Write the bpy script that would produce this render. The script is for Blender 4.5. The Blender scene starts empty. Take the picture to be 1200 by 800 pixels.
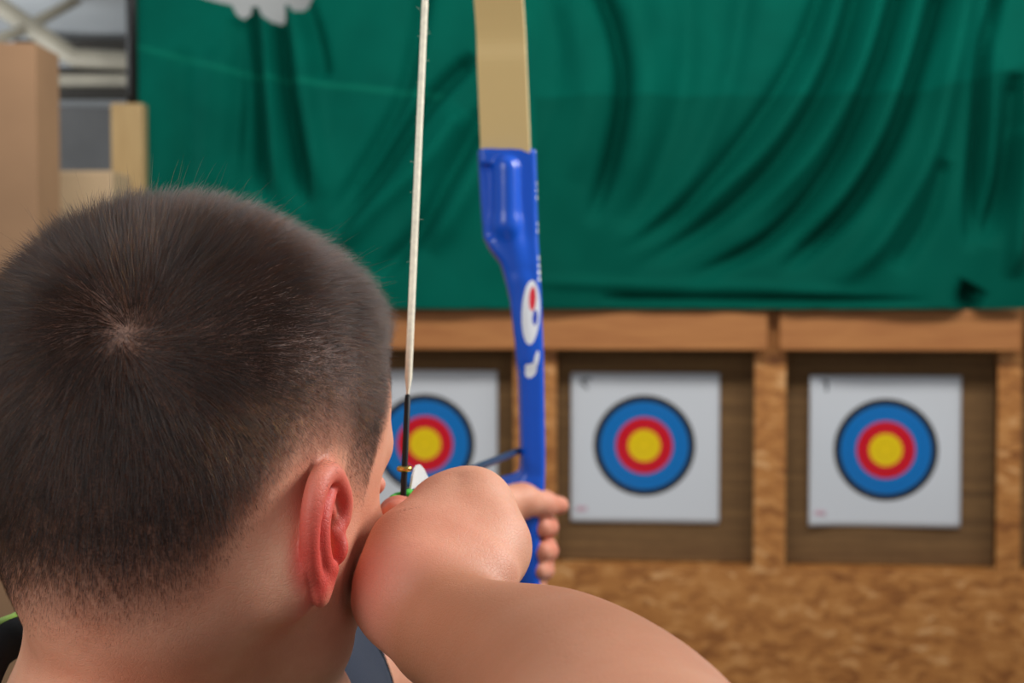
import bpy, bmesh, math, random
import numpy as np
from mathutils import Vector, Matrix

random.seed(4); rng = np.random.default_rng(7)
SC = bpy.context.scene
COL = SC.collection
PI = math.pi
A = lambda *v: np.array(v, dtype=float)

# ------------------------------------------------------------------ camera frame
F = 1667.0                       # focal length in pixels of the 1200x800 frame
CAM = A(0, 0, 1.65)
PITCH = math.radians(-2.0)
FWD = A(0, math.cos(PITCH), math.sin(PITCH)); UP = A(0, -math.sin(PITCH), math.cos(PITCH)); RT = A(1, 0, 0)
def W(px, py, d):
    return CAM + d * (FWD + (px - 600) / F * RT + (400 - py) / F * UP)

# ------------------------------------------------------------------ object helpers
def tag(o, label=None, cat=None, group=None, kind=None):
    if label: o['label'] = label
    if cat: o['category'] = cat
    if group: o['group'] = group
    if kind: o['kind'] = kind
    return o
def empty(name, loc, label, cat, group=None):
    o = bpy.data.objects.new(name, None); COL.objects.link(o); o.location = loc
    o.empty_display_size = .1
    return tag(o, label, cat, group)
def link(name, me, mat=None, parent=None, smooth=False):
    o = bpy.data.objects.new(name, me); COL.objects.link(o)
    if mat is not None:
        for m in (mat if isinstance(mat, (list, tuple)) else [mat]): me.materials.append(m)
    if smooth:
        me.polygons.foreach_set('use_smooth', [True] * len(me.polygons))
    if parent is not None:
        o.parent = parent
        o.matrix_parent_inverse = Matrix.Translation(-Vector(parent.location))
    return o
def mesh_from(name, vs, fs):
    me = bpy.data.meshes.new(name)
    me.from_pydata([tuple(v) for v in vs], [], fs); me.update()
    return me
def quads_mesh(name, V, Q):
    me = bpy.data.meshes.new(name)
    n, m = len(V), len(Q)
    me.vertices.add(n); me.vertices.foreach_set('co', V.astype(np.float32).ravel())
    me.loops.add(m * 4); me.loops.foreach_set('vertex_index', Q.astype(np.int32).ravel())
    me.polygons.add(m); me.polygons.foreach_set('loop_start', np.arange(0, m * 4, 4, dtype=np.int32))
    me.polygons.foreach_set('loop_total', np.full(m, 4, dtype=np.int32))
    me.update(calc_edges=True); me.validate()
    return me
def box_bm(bm, lo, hi, bevel=0.0, M=None):
    r = bmesh.ops.create_cube(bm, size=1.0)
    vs = r['verts']
    c = (Vector(lo) + Vector(hi)) / 2; s = Vector(hi) - Vector(lo)
    for v in vs: v.co = Vector((v.co.x * s.x, v.co.y * s.y, v.co.z * s.z)) + c
    if bevel > 0:
        es = list({e for v in vs for e in v.link_edges})
        rr = bmesh.ops.bevel(bm, geom=es, offset=bevel, segments=2, affect='EDGES', profile=.6)
        vs = list({v for f in rr['faces'] for v in f.verts} | {v for v in vs if v.is_valid})
    if M is not None:
        for v in vs: v.co = M @ v.co
def bm_obj(name, bm, mat, parent=None, smooth=False):
    me = bpy.data.meshes.new(name); bmesh.ops.recalc_face_normals(bm, faces=bm.faces); bm.to_mesh(me); bm.free()
    return link(name, me, mat, parent, smooth)
def box(name, lo, hi, mat, parent=None, bevel=.004, M=None):
    bm = bmesh.new(); box_bm(bm, lo, hi, bevel, M)
    return bm_obj(name, bm, mat, parent)
def tube_mesh(name, pts, radii, seg=16, closed=False, squash=None):
    pts = np.array(pts, float); n = len(pts)
    if np.isscalar(radii): radii = [radii] * n
    T = np.zeros_like(pts)
    for i in range(n):
        a = pts[(i - 1) % n] if (closed or i > 0) else pts[i]
        b = pts[(i + 1) % n] if (closed or i < n - 1) else pts[i]
        T[i] = (b - a) / np.linalg.norm(b - a)
    ref = A(0, 0, 1) if abs(T[0][2]) < .9 else A(1, 0, 0)
    u = np.cross(T[0], ref); u /= np.linalg.norm(u)
    V = []
    for i in range(n):
        u = u - T[i] * np.dot(u, T[i]); u /= np.linalg.norm(u); w = np.cross(T[i], u)
        for k in range(seg):
            a = 2 * PI * k / seg
            V.append(pts[i] + radii[i] * (math.cos(a) * u + math.sin(a) * w))
    Fc = []
    for i in range(n if closed else n - 1):
        j = (i + 1) % n
        for k in range(seg):
            l = (k + 1) % seg
            Fc.append((i * seg + k, i * seg + l, j * seg + l, j * seg + k))
    if not closed:
        Fc.append(tuple(range(seg))[::-1]); Fc.append(tuple((n - 1) * seg + k for k in range(seg)))
    return mesh_from(name, V, Fc)
def smooth_poly(pts, n=8, closed=False):
    """Catmull-Rom through the points"""
    P = [np.array(p, float) for p in pts]; m = len(P); out = []
    rngi = range(m if closed else m - 1)
    for i in rngi:
        if closed: p0, p1, p2, p3 = P[(i - 1) % m], P[i], P[(i + 1) % m], P[(i + 2) % m]
        else: p0, p1, p2, p3 = P[max(i - 1, 0)], P[i], P[i + 1], P[min(i + 2, m - 1)]
        for k in range(n):
            t = k / n
            out.append(.5 * ((2 * p1) + (-p0 + p2) * t + (2 * p0 - 5 * p1 + 4 * p2 - p3) * t * t + (-p0 + 3 * p1 - 3 * p2 + p3) * t ** 3))
    if not closed: out.append(P[-1])
    return out

# ------------------------------------------------------------------ materials
def new_mat(name):
    m = bpy.data.materials.new(name); m.use_nodes = True
    nt = m.node_tree; b = nt.nodes['Principled BSDF']
    return m, nt, b
def srgb(r, g, b):
    f = lambda c: (c / 255 / 12.92) if c / 255 <= .04045 else ((c / 255 + .055) / 1.055) ** 2.4
    return (f(r), f(g), f(b), 1)
def N(nt, t, **kw):
    n = nt.nodes.new(t)
    for k, v in kw.items():
        if hasattr(n, k): setattr(n, k, v)
    return n
def noise(nt, scale, detail=4, vec=None, rough=.55, dist=0):
    n = N(nt, 'ShaderNodeTexNoise'); n.inputs['Scale'].default_value = scale
    n.inputs['Detail'].default_value = detail; n.inputs['Roughness'].default_value = rough
    n.inputs['Distortion'].default_value = dist
    if vec is not None: nt.links.new(vec, n.inputs['Vector'])
    return n
def ramp(nt, fac, stops):
    r = N(nt, 'ShaderNodeValToRGB'); e = r.color_ramp.elements
    while len(e) < len(stops): e.new(.5)
    for el, (p, c) in zip(e, stops): el.position = p; el.color = c
    nt.links.new(fac, r.inputs['Fac']); return r
def mixc(nt, fac, a, b, mode='MIX'):
    m = N(nt, 'ShaderNodeMix'); m.data_type = 'RGBA'; m.blend_type = mode
    for s, v in ((m.inputs['Factor'], fac), (m.inputs['A'], a), (m.inputs['B'], b)):
        if hasattr(v, 'links') or isinstance(v, bpy.types.NodeSocket): nt.links.new(v, s)
        else: s.default_value = v
    # colour sockets are index 6, 7 in the RGBA mix node
    return m
def mixrgb(nt, fac, a, b, mode='MIX'):
    m = N(nt, 'ShaderNodeMixRGB'); m.blend_type = mode
    for i, v in enumerate((fac, a, b)):
        if isinstance(v, bpy.types.NodeSocket): nt.links.new(v, m.inputs[i])
        else: m.inputs[i].default_value = v
    return m.outputs[0]
def math_n(nt, op, *vals, clamp=False):
    m = N(nt, 'ShaderNodeMath'); m.operation = op; m.use_clamp = clamp
    for i, v in enumerate(vals):
        if isinstance(v, bpy.types.NodeSocket): nt.links.new(v, m.inputs[i])
        else: m.inputs[i].default_value = v
    return m.outputs[0]
def objco(nt, scale=(1, 1, 1), rot=(0, 0, 0), loc=(0, 0, 0)):
    t = N(nt, 'ShaderNodeTexCoord'); mp = N(nt, 'ShaderNodeMapping')
    mp.inputs['Scale'].default_value = scale; mp.inputs['Rotation'].default_value = rot; mp.inputs['Location'].default_value = loc
    nt.links.new(t.outputs['Object'], mp.inputs['Vector']); return mp.outputs[0]
def bump(nt, b, h, strength=.3, dist=.002):
    n = N(nt, 'ShaderNodeBump'); n.inputs['Strength'].default_value = strength; n.inputs['Distance'].default_value = dist
    nt.links.new(h, n.inputs['Height']); nt.links.new(n.outputs[0], b.inputs['Normal']); return n
def plain(name, col, rough=.5, spec=.5, metal=0, var=.12, vscale=20, bumpy=0):
    m, nt, b = new_mat(name)
    co = objco(nt); n = noise(nt, vscale, 4, co)
    dark = tuple(c * (1 - var) for c in col[:3]) + (1,); lite = tuple(min(1, c * (1 + var)) for c in col[:3]) + (1,)
    r = ramp(nt, n.outputs['Fac'], [(.3, dark), (.7, lite)])
    nt.links.new(r.outputs[0], b.inputs['Base Color'])
    b.inputs['Roughness'].default_value = rough; b.inputs['Specular IOR Level'].default_value = spec; b.inputs['Metallic'].default_value = metal
    if bumpy: bump(nt, b, n.outputs['Fac'], bumpy, .002)
    return m

def wood_mat(name, c1, c2, scale=(1, 12, 12)):
    m, nt, b = new_mat(name)
    co = objco(nt, scale); n = noise(nt, 3.0, 6, co, .6, .6)
    r = ramp(nt, n.outputs['Fac'], [(.3, c1), (.7, c2)])
    nt.links.new(r.outputs[0], b.inputs['Base Color']); b.inputs['Roughness'].default_value = .6
    bump(nt, b, n.outputs['Fac'], .2, .002); return m
def osb_mat():
    m, nt, b = new_mat('osb')
    co = objco(nt)
    dn = noise(nt, 9, 2, co)
    add = N(nt, 'ShaderNodeVectorMath'); add.operation = 'MULTIPLY_ADD'
    nt.links.new(dn.outputs['Color'], add.inputs[0]); add.inputs[1].default_value = (.09, .09, .09); nt.links.new(co, add.inputs[2])
    layers = []
    for k, (rot, sc) in enumerate(((.6, 15), (-.5, 18), (1.5, 13))):
        mp = N(nt, 'ShaderNodeMapping'); mp.inputs['Rotation'].default_value = (0, rot, 0); mp.inputs['Scale'].default_value = (1, 1, 2.6)
        nt.links.new(add.outputs[0], mp.inputs['Vector'])
        v = N(nt, 'ShaderNodeTexVoronoi'); v.inputs['Scale'].default_value = sc; v.inputs['Randomness'].default_value = 1
        nt.links.new(mp.outputs[0], v.inputs['Vector']); layers.append(v.outputs['Color'])
    s = [N(nt, 'ShaderNodeSeparateColor') for _ in layers]
    for a, l in zip(s, layers): nt.links.new(l, a.inputs[0])
    big = noise(nt, 5, 3, co)
    f1 = math_n(nt, 'ADD', math_n(nt, 'MULTIPLY', s[0].outputs[0], .36), math_n(nt, 'MULTIPLY', s[1].outputs[1], .34))
    f2 = math_n(nt, 'ADD', f1, math_n(nt, 'MULTIPLY', s[2].outputs[2], .3))
    f3 = math_n(nt, 'ADD', f2, math_n(nt, 'MULTIPLY', math_n(nt, 'SUBTRACT', big.outputs['Fac'], .5), .35))
    r = ramp(nt, f3, [(.12, srgb(132, 78, 32)), (.42, srgb(172, 112, 54)), (.64, srgb(188, 128, 66)), (.76, srgb(198, 140, 80)), (.88, srgb(214, 164, 110))])
    nt.links.new(r.outputs[0], b.inputs['Base Color']); b.inputs['Roughness'].default_value = .55
    bump(nt, b, f3, .15, .002); return m
def mat_straw():
    m, nt, b = new_mat('layered_foam')
    co = objco(nt, (1, 1, 26)); n = noise(nt, 1.6, 3, co, .5)
    co2 = objco(nt, (30, 30, 60)); n2 = noise(nt, 1.0, 3, co2)
    f = math_n(nt, 'ADD', math_n(nt, 'MULTIPLY', n.outputs['Fac'], .75), math_n(nt, 'MULTIPLY', n2.outputs['Fac'], .25))
    r = ramp(nt, f, [(.30, srgb(96, 70, 42)), (.5, srgb(114, 85, 52)), (.70, srgb(132, 100, 62))])
    nt.links.new(r.outputs[0], b.inputs['Base Color']); b.inputs['Roughness'].default_value = .9
    bump(nt, b, f, .5, .004); return m

def skin_mat():
    m, nt, b = new_mat('skin')
    co = objco(nt)
    n1 = noise(nt, 22, 4, co); n2 = noise(nt, 260, 3, co); n3 = noise(nt, 900, 2, co)
    base = ramp(nt, n1.outputs['Fac'], [(.3, srgb(206, 142, 112)), (.5, srgb(218, 158, 128)), (.72, srgb(228, 174, 144))]).outputs[0]
    at = N(nt, 'ShaderNodeAttribute'); at.attribute_name = 'red'
    rf = math_n(nt, 'MULTIPLY', at.outputs['Fac'], math_n(nt, 'ADD', .75, math_n(nt, 'MULTIPLY', n1.outputs['Fac'], .5)), clamp=True)
    base = mixrgb(nt, rf, base, srgb(206, 70, 62))
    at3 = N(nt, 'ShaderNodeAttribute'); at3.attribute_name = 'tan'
    base = mixrgb(nt, math_n(nt, 'MULTIPLY', at3.outputs['Fac'], .85), base, srgb(160, 106, 74))  # forearm shade painted into the skin colour
    # fine mottling and tiny moles
    base = mixrgb(nt, math_n(nt, 'MULTIPLY', n2.outputs['Fac'], .22), base, srgb(196, 122, 100))
    v = N(nt, 'ShaderNodeTexVoronoi'); v.inputs['Scale'].default_value = 30; nt.links.new(co, v.inputs['Vector'])
    mole = math_n(nt, 'LESS_THAN', v.outputs['Distance'], .035)
    sep = N(nt, 'ShaderNodeSeparateColor'); nt.links.new(v.outputs['Color'], sep.inputs[0])
    mole = math_n(nt, 'MULTIPLY', math_n(nt, 'MULTIPLY', mole, math_n(nt, 'GREATER_THAN', sep.outputs[0], .62)), .55)
    base = mixrgb(nt, mole, base, srgb(120, 62, 46))
    # scalp under the hair: skin with stubble
    at2 = N(nt, 'ShaderNodeAttribute'); at2.attribute_name = 'scalp'
    st = ramp(nt, n3.outputs['Fac'], [(.38, srgb(52, 36, 30)), (.66, srgb(120, 90, 76))]).outputs[0]
    base = mixrgb(nt, math_n(nt, 'MULTIPLY', at2.outputs['Fac'], .93), base, st)
    nt.links.new(base, b.inputs['Base Color'])
    b.inputs['Roughness'].default_value = .52; b.inputs['Specular IOR Level'].default_value = .34
    b.inputs['Subsurface Weight'].default_value = .22
    b.inputs['Subsurface Radius'].default_value = (1.0, .32, .18); b.inputs['Subsurface Scale'].default_value = .009
    h = math_n(nt, 'ADD', math_n(nt, 'MULTIPLY', n3.outputs['Fac'], .5), n2.outputs['Fac'])
    vc = N(nt, 'ShaderNodeTexVoronoi'); vc.feature = 'DISTANCE_TO_EDGE'; vc.inputs['Scale'].default_value = 520
    nt.links.new(co, vc.inputs['Vector'])
    h = math_n(nt, 'ADD', h, math_n(nt, 'MULTIPLY', math_n(nt, 'MINIMUM', vc.outputs['Distance'], .12), 4.0))
    bump(nt, b, h, .30, .0006)
    return m
def hair_mat():
    m = bpy.data.materials.new('hair'); m.use_nodes = True; nt = m.node_tree; nt.nodes.clear()
    out = N(nt, 'ShaderNodeOutputMaterial'); h = N(nt, 'ShaderNodeBsdfHairPrincipled')
    h.parametrization = 'MELANIN'
    h.inputs['Melanin'].default_value = .88; h.inputs['Melanin Redness'].default_value = .5
    h.inputs['Roughness'].default_value = .30; h.inputs['Radial Roughness'].default_value = .45
    h.inputs['Random Color'].default_value = .35; h.inputs['Random Roughness'].default_value = .3
    nt.links.new(h.outputs[0], out.inputs['Surface']); return m
def fabric_mat(name, col, scale=900, rough=.85, sheen=.2):
    m, nt, b = new_mat(name)
    co = objco(nt); n = noise(nt, scale, 2, co); n2 = noise(nt, 8, 3, co)
    d = tuple(c * .75 for c in col[:3]) + (1,); l = tuple(min(1, c * 1.25) for c in col[:3]) + (1,)
    f = math_n(nt, 'ADD', math_n(nt, 'MULTIPLY', n.outputs['Fac'], .5), math_n(nt, 'MULTIPLY', n2.outputs['Fac'], .5))
    nt.links.new(ramp(nt, f, [(.35, d), (.65, l)]).outputs[0], b.inputs['Base Color'])
    b.inputs['Roughness'].default_value = rough; b.inputs['Sheen Weight'].default_value = sheen
    b.inputs['Specular IOR Level'].default_value = .2
    bump(nt, b, n.outputs['Fac'], .2, .0005); return m

M_SKIN = skin_mat(); M_HAIR = hair_mat(); M_OSB = osb_mat(); M_FOAM = mat_straw()
M_BEAM = wood_mat('planed_spruce', srgb(160, 99, 50), srgb(184, 124, 68), (1.2, 14, 14))
M_POST = wood_mat('pale_pine', srgb(168, 138, 92), srgb(186, 158, 110), (14, 14, 1))
M_BLUE = None

# ------------------------------------------------------------------ signed distance modelling
def unit(v): v = np.asarray(v, float); return v / np.linalg.norm(v)
class Prim:
    pass
def rcone(a, b, ra, rb):
    a = np.asarray(a, float); b = np.asarray(b, float); ba = b - a; L2 = float(ba @ ba)
    if L2 < 1e-12:
        return lambda p: np.linalg.norm(p - a, axis=-1) - ra
    rr = ra - rb; a2 = L2 - rr * rr; il2 = 1 / L2
    def f(p):
        pa = p - a; y = pa @ ba; z = y - L2
        x = pa * L2 - y[..., None] * ba; x2 = (x * x).sum(-1)
        y2 = y * y * L2; z2 = z * z * L2
        k = math.copysign(1, rr) * rr * rr * x2
        d = (np.sqrt(np.maximum(x2 * a2 * il2, 0)) + y * rr) * il2 - ra
        c1 = np.sign(z) * a2 * z2 > k; c2 = np.sign(y) * a2 * y2 < k
        d = np.where(c2, np.sqrt(x2 + y2) * il2 - ra, d)
        d = np.where(c1, np.sqrt(x2 + z2) * il2 - rb, d)
        return d
    return f
def ellip(c, r, R=None):
    c = np.asarray(c, float); r = np.asarray(r, float); R = np.eye(3) if R is None else R   # columns of R: axes
    def f(p):
        q = (p - c) @ R
        k0 = np.linalg.norm(q / r, axis=-1); k1 = np.linalg.norm(q / (r * r), axis=-1)
        return k0 * (k0 - 1.0) / np.maximum(k1, 1e-9)
    return f
def rbox(c, h, r, R=None):
    c = np.asarray(c, float); h = np.asarray(h, float) - r; R = np.eye(3) if R is None else R
    def f(p):
        q = np.abs((p - c) @ R) - h
        return np.linalg.norm(np.maximum(q, 0), axis=-1) + np.minimum(q.max(-1), 0) - r
    return f
def smin(a, b, k):
    if np.isscalar(k) and k <= 0: return np.minimum(a, b)
    h = np.maximum(k - np.abs(a - b), 0) / k
    return np.minimum(a, b) - h * h * k * .25
def smax(a, b, k): return -smin(-a, -b, k)
class Shape:
    """ordered list of smooth unions ('u') and subtractions ('s'); prunes far pieces for a cluster of points"""
    def __init__(s): s.ops = []
    def u(s, f, k=.01): s.ops.append(('u', f, k)); return s
    def s_(s, f, k=.005): s.ops.append(('s', f, k)); return s
    def chain(s, pts, rs, k=.01):
        for i in range(len(pts) - 1): s.u(rcone(pts[i], pts[i + 1], rs[i], rs[i + 1]), k)
        return s
    def pruned(s, c, rad):
        c = np.asarray(c, float)[None]
        vals = [(o, float(o[1](c)[0])) for o in s.ops]
        m = min(v for o, v in vals if o[0] == 'u')
        t = Shape()
        t.ops = [o for o, v in vals if (o[0] == 'u' and v < m + 2.4 * rad + 1.5 * o[2] + .01) or (o[0] == 's' and v < 2.4 * rad + o[2] + .01)]
        return t
    def __call__(s, p):
        d = None
        for o, f, k in s.ops:
            v = f(p)
            if o == 'u': d = v if d is None else smin(d, v, k)
            else: d = smax(d, -v, k)
        return d if d is not None else np.full(p.shape[:-1], 1.0)
class Join:
    """union of two shapes with a blend that may vary in space"""
    def __init__(s, a, b, kf): s.a, s.b, s.kf = a, b, kf
    def pruned(s, c, rad):
        return Join(s.a.pruned(c, rad), s.b.pruned(c, rad), s.kf)
    def __call__(s, p):
        a, b = s.a(p), s.b(p); k = s.kf(p)
        groove = .0030 * np.exp(-(np.maximum(np.abs(a), np.abs(b)) / .0028) ** 2) * (k < .002)
        return smin(a, b, k) + groove

def axis_coords(lo, hi, coarse, fine=None):
    """grid lines from lo to hi; fine = list of (a, b, step)"""
    out = [lo]
    while out[-1] < hi:
        x = out[-1]; st = coarse
        for a, b, s in (fine or []):
            if a <= x <= b: st = min(st, s)
            elif x < a: st = min(st, max(s, s + (a - x) * .15))
            else: st = min(st, max(s, s + (x - b) * .15))
        out.append(x + st)
    return np.array(out)
def surface_net(sdf, X, Y, Z, B=8, iters=3):
    pad = lambda a: np.concatenate([a, a[-1] + (a[-1] - a[-2]) * np.arange(1, (-(len(a) - 1)) % B + 1)])
    X, Y, Z = pad(X), pad(Y), pad(Z)
    nx, ny, nz = len(X) - 1, len(Y) - 1, len(Z) - 1
    bx, by, bz = nx // B, ny // B, nz // B
    cx, cy, cz = [(a[:-1:B][:n] + a[B::B][:n]) / 2 for a, n in ((X, bx), (Y, by), (Z, bz))]
    hx, hy, hz = [(a[B::B][:n] - a[:-1:B][:n]) / 2 for a, n in ((X, bx), (Y, by), (Z, bz))]
    G = np.stack(np.meshgrid(cx, cy, cz, indexing='ij'), -1).reshape(-1, 3)
    HD = np.linalg.norm(np.stack(np.meshgrid(hx, hy, hz, indexing='ij'), -1).reshape(-1, 3), axis=1)
    D = np.concatenate([sdf(g) for g in np.array_split(G, max(1, len(G) // 60000))])
    act = np.nonzero(np.abs(D) < HD * 1.35 + .003)[0]
    I, J, K = np.unravel_index(act, (bx, by, bz))
    # cluster the blocks
    key = (np.floor(G[act] / .07).astype(int)); _, inv = np.unique(key, axis=0, return_inverse=True); inv = inv.ravel()
    o = np.arange(B + 1); ids = []; verts = []; edges = [[], [], []]
    for c in range(inv.max() + 1):
        sel = np.nonzero(inv == c)[0]; cen = G[act[sel]].mean(0)
        rad = (np.linalg.norm(G[act[sel]] - cen, axis=1) + HD[act[sel]]).max()
        sd = sdf.pruned(cen, rad)
        for q in np.array_split(sel, max(1, len(sel) // 200)):
            xi = I[q][:, None] * B + o; yi = J[q][:, None] * B + o; zi = K[q][:, None] * B + o
            P = np.empty((len(q), B + 1, B + 1, B + 1, 3))
            P[..., 0] = X[xi][:, :, None, None]; P[..., 1] = Y[yi][:, None, :, None]; P[..., 2] = Z[zi][:, None, None, :]
            V = sd(P.reshape(-1, 3)).reshape(P.shape[:-1])
            S = V < 0
            cnt = sum(S[:, a:a + B, b:b + B, d:d + B].astype(np.int8) for a in (0, 1) for b in (0, 1) for d in (0, 1))
            m = (cnt > 0) & (cnt < 8); n_, a_, b_, c_ = np.nonzero(m)
            if len(n_) == 0: continue
            gi, gj, gk = xi[n_, a_], yi[n_, b_], zi[n_, c_]
            acc = np.zeros((len(n_), 3)); w = np.zeros(len(n_))
            cs = [(x, y, z) for x in (0, 1) for y in (0, 1) for z in (0, 1)]
            for p in cs:
                for ax in range(3):
                    if p[ax]: continue
                    r = list(p); r[ax] = 1
                    v0 = V[n_, a_ + p[0], b_ + p[1], c_ + p[2]]; v1 = V[n_, a_ + r[0], b_ + r[1], c_ + r[2]]
                    cr = (v0 < 0) != (v1 < 0); t = np.where(cr, v0 / np.where(cr, v0 - v1, 1), 0)[:, None]
                    p0 = P[n_, a_ + p[0], b_ + p[1], c_ + p[2]]; p1 = P[n_, a_ + r[0], b_ + r[1], c_ + r[2]]
                    acc += np.where(cr[:, None], p0 + t * (p1 - p0), 0); w += cr
            ids.append((gi * (ny + 1) + gj) * (nz + 1) + gk)
            v = acc / w[:, None]
            lim = .5 * min(X[1] - X[0], .004)
            for _ in range(iters):
                e = 2e-4; d0 = sd(v)
                g = np.stack([(sd(v + A(*[e * (q2 == i) for q2 in range(3)])) - d0) / e for i in range(3)], -1)
                st = d0[:, None] * g / np.maximum((g * g).sum(-1, keepdims=True), .3)
                ln = np.linalg.norm(st, axis=1, keepdims=True); st *= np.minimum(1, lim / np.maximum(ln, 1e-9)); v = v - st
            verts.append(v)
            s0 = S[n_, a_, b_, c_]
            for ax, (x, y, z) in enumerate(((1, 0, 0), (0, 1, 0), (0, 0, 1))):
                s1 = S[n_, a_ + x, b_ + y, c_ + z]; k = s0 != s1
                edges[ax].append(np.stack([gi[k], gj[k], gk[k], s0[k]], 1))
    ids = np.concatenate(ids); verts = np.concatenate(verts); od = np.argsort(ids); ids = ids[od]; verts = verts[od]
    Q = []
    for ax in range(3):
        E = np.concatenate(edges[ax]); g = E[:, :3]; s0 = E[:, 3].astype(bool)
        b, c = [(1, 2), (2, 0), (0, 1)][ax]
        quad = []
        for db, dc in ((0, 0), (1, 0), (1, 1), (0, 1)):
            h = g.copy(); h[:, b] -= db; h[:, c] -= dc
            quad.append((h[:, 0] * (ny + 1) + h[:, 1]) * (nz + 1) + h[:, 2])
        quad = np.stack(quad, 1); pos = np.searchsorted(ids, quad); pos = np.minimum(pos, len(ids) - 1)
        ok = (ids[pos] == quad).all(1) & (quad >= 0).all(1)
        pos = pos[ok]; s = s0[ok]
        pos[~s] = pos[~s][:, ::-1]
        Q.append(pos)
    return verts, np.concatenate(Q)
def sdf_mesh(name, sdf, lo, hi, step, mat, parent=None, fine=(None, None, None), iters=3):
    X, Y, Z = [axis_coords(lo[i], hi[i], step, fine[i]) for i in range(3)]
    V, Q = surface_net(sdf, X, Y, Z, iters=iters)
    return link(name, quads_mesh(name, V, Q), mat, parent, smooth=True)

# ================================================================== THE ARCHER
# head frame: x = his right, y = forward (face), z = up
YAW, HP, HR = math.radians(28), math.radians(9), math.radians(-2)
_R = (Matrix.Rotation(-YAW, 3, 'Z') @ Matrix.Rotation(-HP, 3, 'X') @ Matrix.Rotation(HR, 3, 'Y'))
HM = np.array(_R)                                   # columns = head axes in world
HC = A(-.1425, .635, CAM[2] - .098)
H = lambda x, y, z: HC + HM @ A(x, y, z)
def Hl(P): return (np.asarray(P) - HC) @ HM          # world -> head

head = Shape()
head.u(ellip(H(0, -.008, .047), (.0785, .098, .083), HM))
head.u(ellip(H(0, .036, .052), (.0645, .055, .062), HM), .02)         # forehead
head.u(ellip(H(0, -.036, .012), (.066, .060, .062), HM), .02)        # occiput
head.u(ellip(H(0, .022, -.006), (.0675, .068, .078), HM), .02)        # face mass
for s in (-1, 1):
    head.u(rcone(H(s * .056, .010, -.024), H(s * .046, .028, -.056), .014, .013), .025)   # jaw angle
    head.u(rcone(H(s * .046, .028, -.056), H(s * .015, .080, -.086), .013, .013), .02)
    head.u(ellip(H(s * .046, .058, -.022), (.021, .024, .024), HM), .015)                 # cheek
    head.u(rcone(H(s * .012, .090, .034), H(s * .050, .066, .034), .008, .007), .012)    # brow
    head.u(ellip(H(s * .066, -.018, -.022), (.013, .014, .02), HM), .02)                 # mastoid
head.u(ellip(H(0, .084, -.085), (.017, .014, .013), HM), .02)         # chin
for s in (-1, 1):
    head.s_(ellip(H(s * .032, .100, .014), (.016, .016, .012), HM), .012)               # eye sockets
head.u(rcone(H(0, .090, .020), H(0, .108, -.016), .0065, .0085), .008)                   # nose
for s in (-1, 1): head.u(ellip(H(s * .011, .100, -.020), (.0065, .009, .006), HM), .004)
head.u(ellip(H(0, .092, -.046), (.022, .007, .0045), HM), .004)       # lips
head.u(ellip(H(0, .091, -.055), (.019, .007, .0055), HM), .003)
head.s_(rcone(H(-.022, .096, -.0505), H(.022, .096, -.0505), .0012, .0012), .002)
for s in (-1, 1):
    head.u(ellip(H(s * .032, .083, .016), (.014, .010, .0075), HM), .003)              # lids
    head.s_(rcone(H(s * .022, .0945, .015), H(s * .042, .0905, .015), .001, .001), .001)

# neck and trunk
NB = W(190, 880, .675)                                # base of the neck
def Nk(px, py, d): return W(px, py, d)
head.u(rcone(H(0, -.022, -.025), W(206, 745, .655), .058, .0625), .02)
head.u(rcone(W(206, 745, .655), W(180, 880, .67), .0625, .073), .01)
head.u(rcone(H(0, .05, -.075), W(200, 860, .70), .026, .038), .02)    # throat
head.u(rcone(W(120, 945, .63), W(40, 1060, .56), .050, .055), .03)      # trapezius, near side
head.u(rcone(W(215, 910, .72), W(280, 940, .78), .042, .05), .03)     # far side
SHR = A(-.225, .475, CAM[2] - .235)                   # right shoulder joint
SHL = W(297, 855, .80)                                # left shoulder joint
trunk = Shape()
for o in head.ops: trunk.ops.append(o)
CX = -.150
trunk.u(ellip(A(CX, .665, CAM[2] - .40), (.115, .185, .20)), .06)
trunk.u(ellip(A(CX, .665, CAM[2] - .60), (.105, .150, .20)), .06)
trunk.u(ellip(A(CX, .665, CAM[2] - .78), (.110, .160, .14)), .06)
trunk.chain([A(-.17, .60, CAM[2] - .26), SHR], [.06, .062], .05)
trunk.chain([A(-.15, .73, CAM[2] - .27), SHL], [.06, .056], .05)
# right upper arm
ELR = W(800, 1030, .392)
trunk.chain([SHR, (SHR + ELR) / 2 + A(0, -.004, -.01), ELR], [.060, .050, .040], .03)
# left arm
ELL = W(478, 730, 1.02); WRL = W(570, 656, 1.235)
trunk.chain([SHL, (SHL * .5 + ELL * .5), ELL], [.052, .043, .036], .02)
trunk.chain([ELL, ELL * .62 + WRL * .38 + A(0, 0, -.004), WRL], [.036, .035, .0245], .03)
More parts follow.
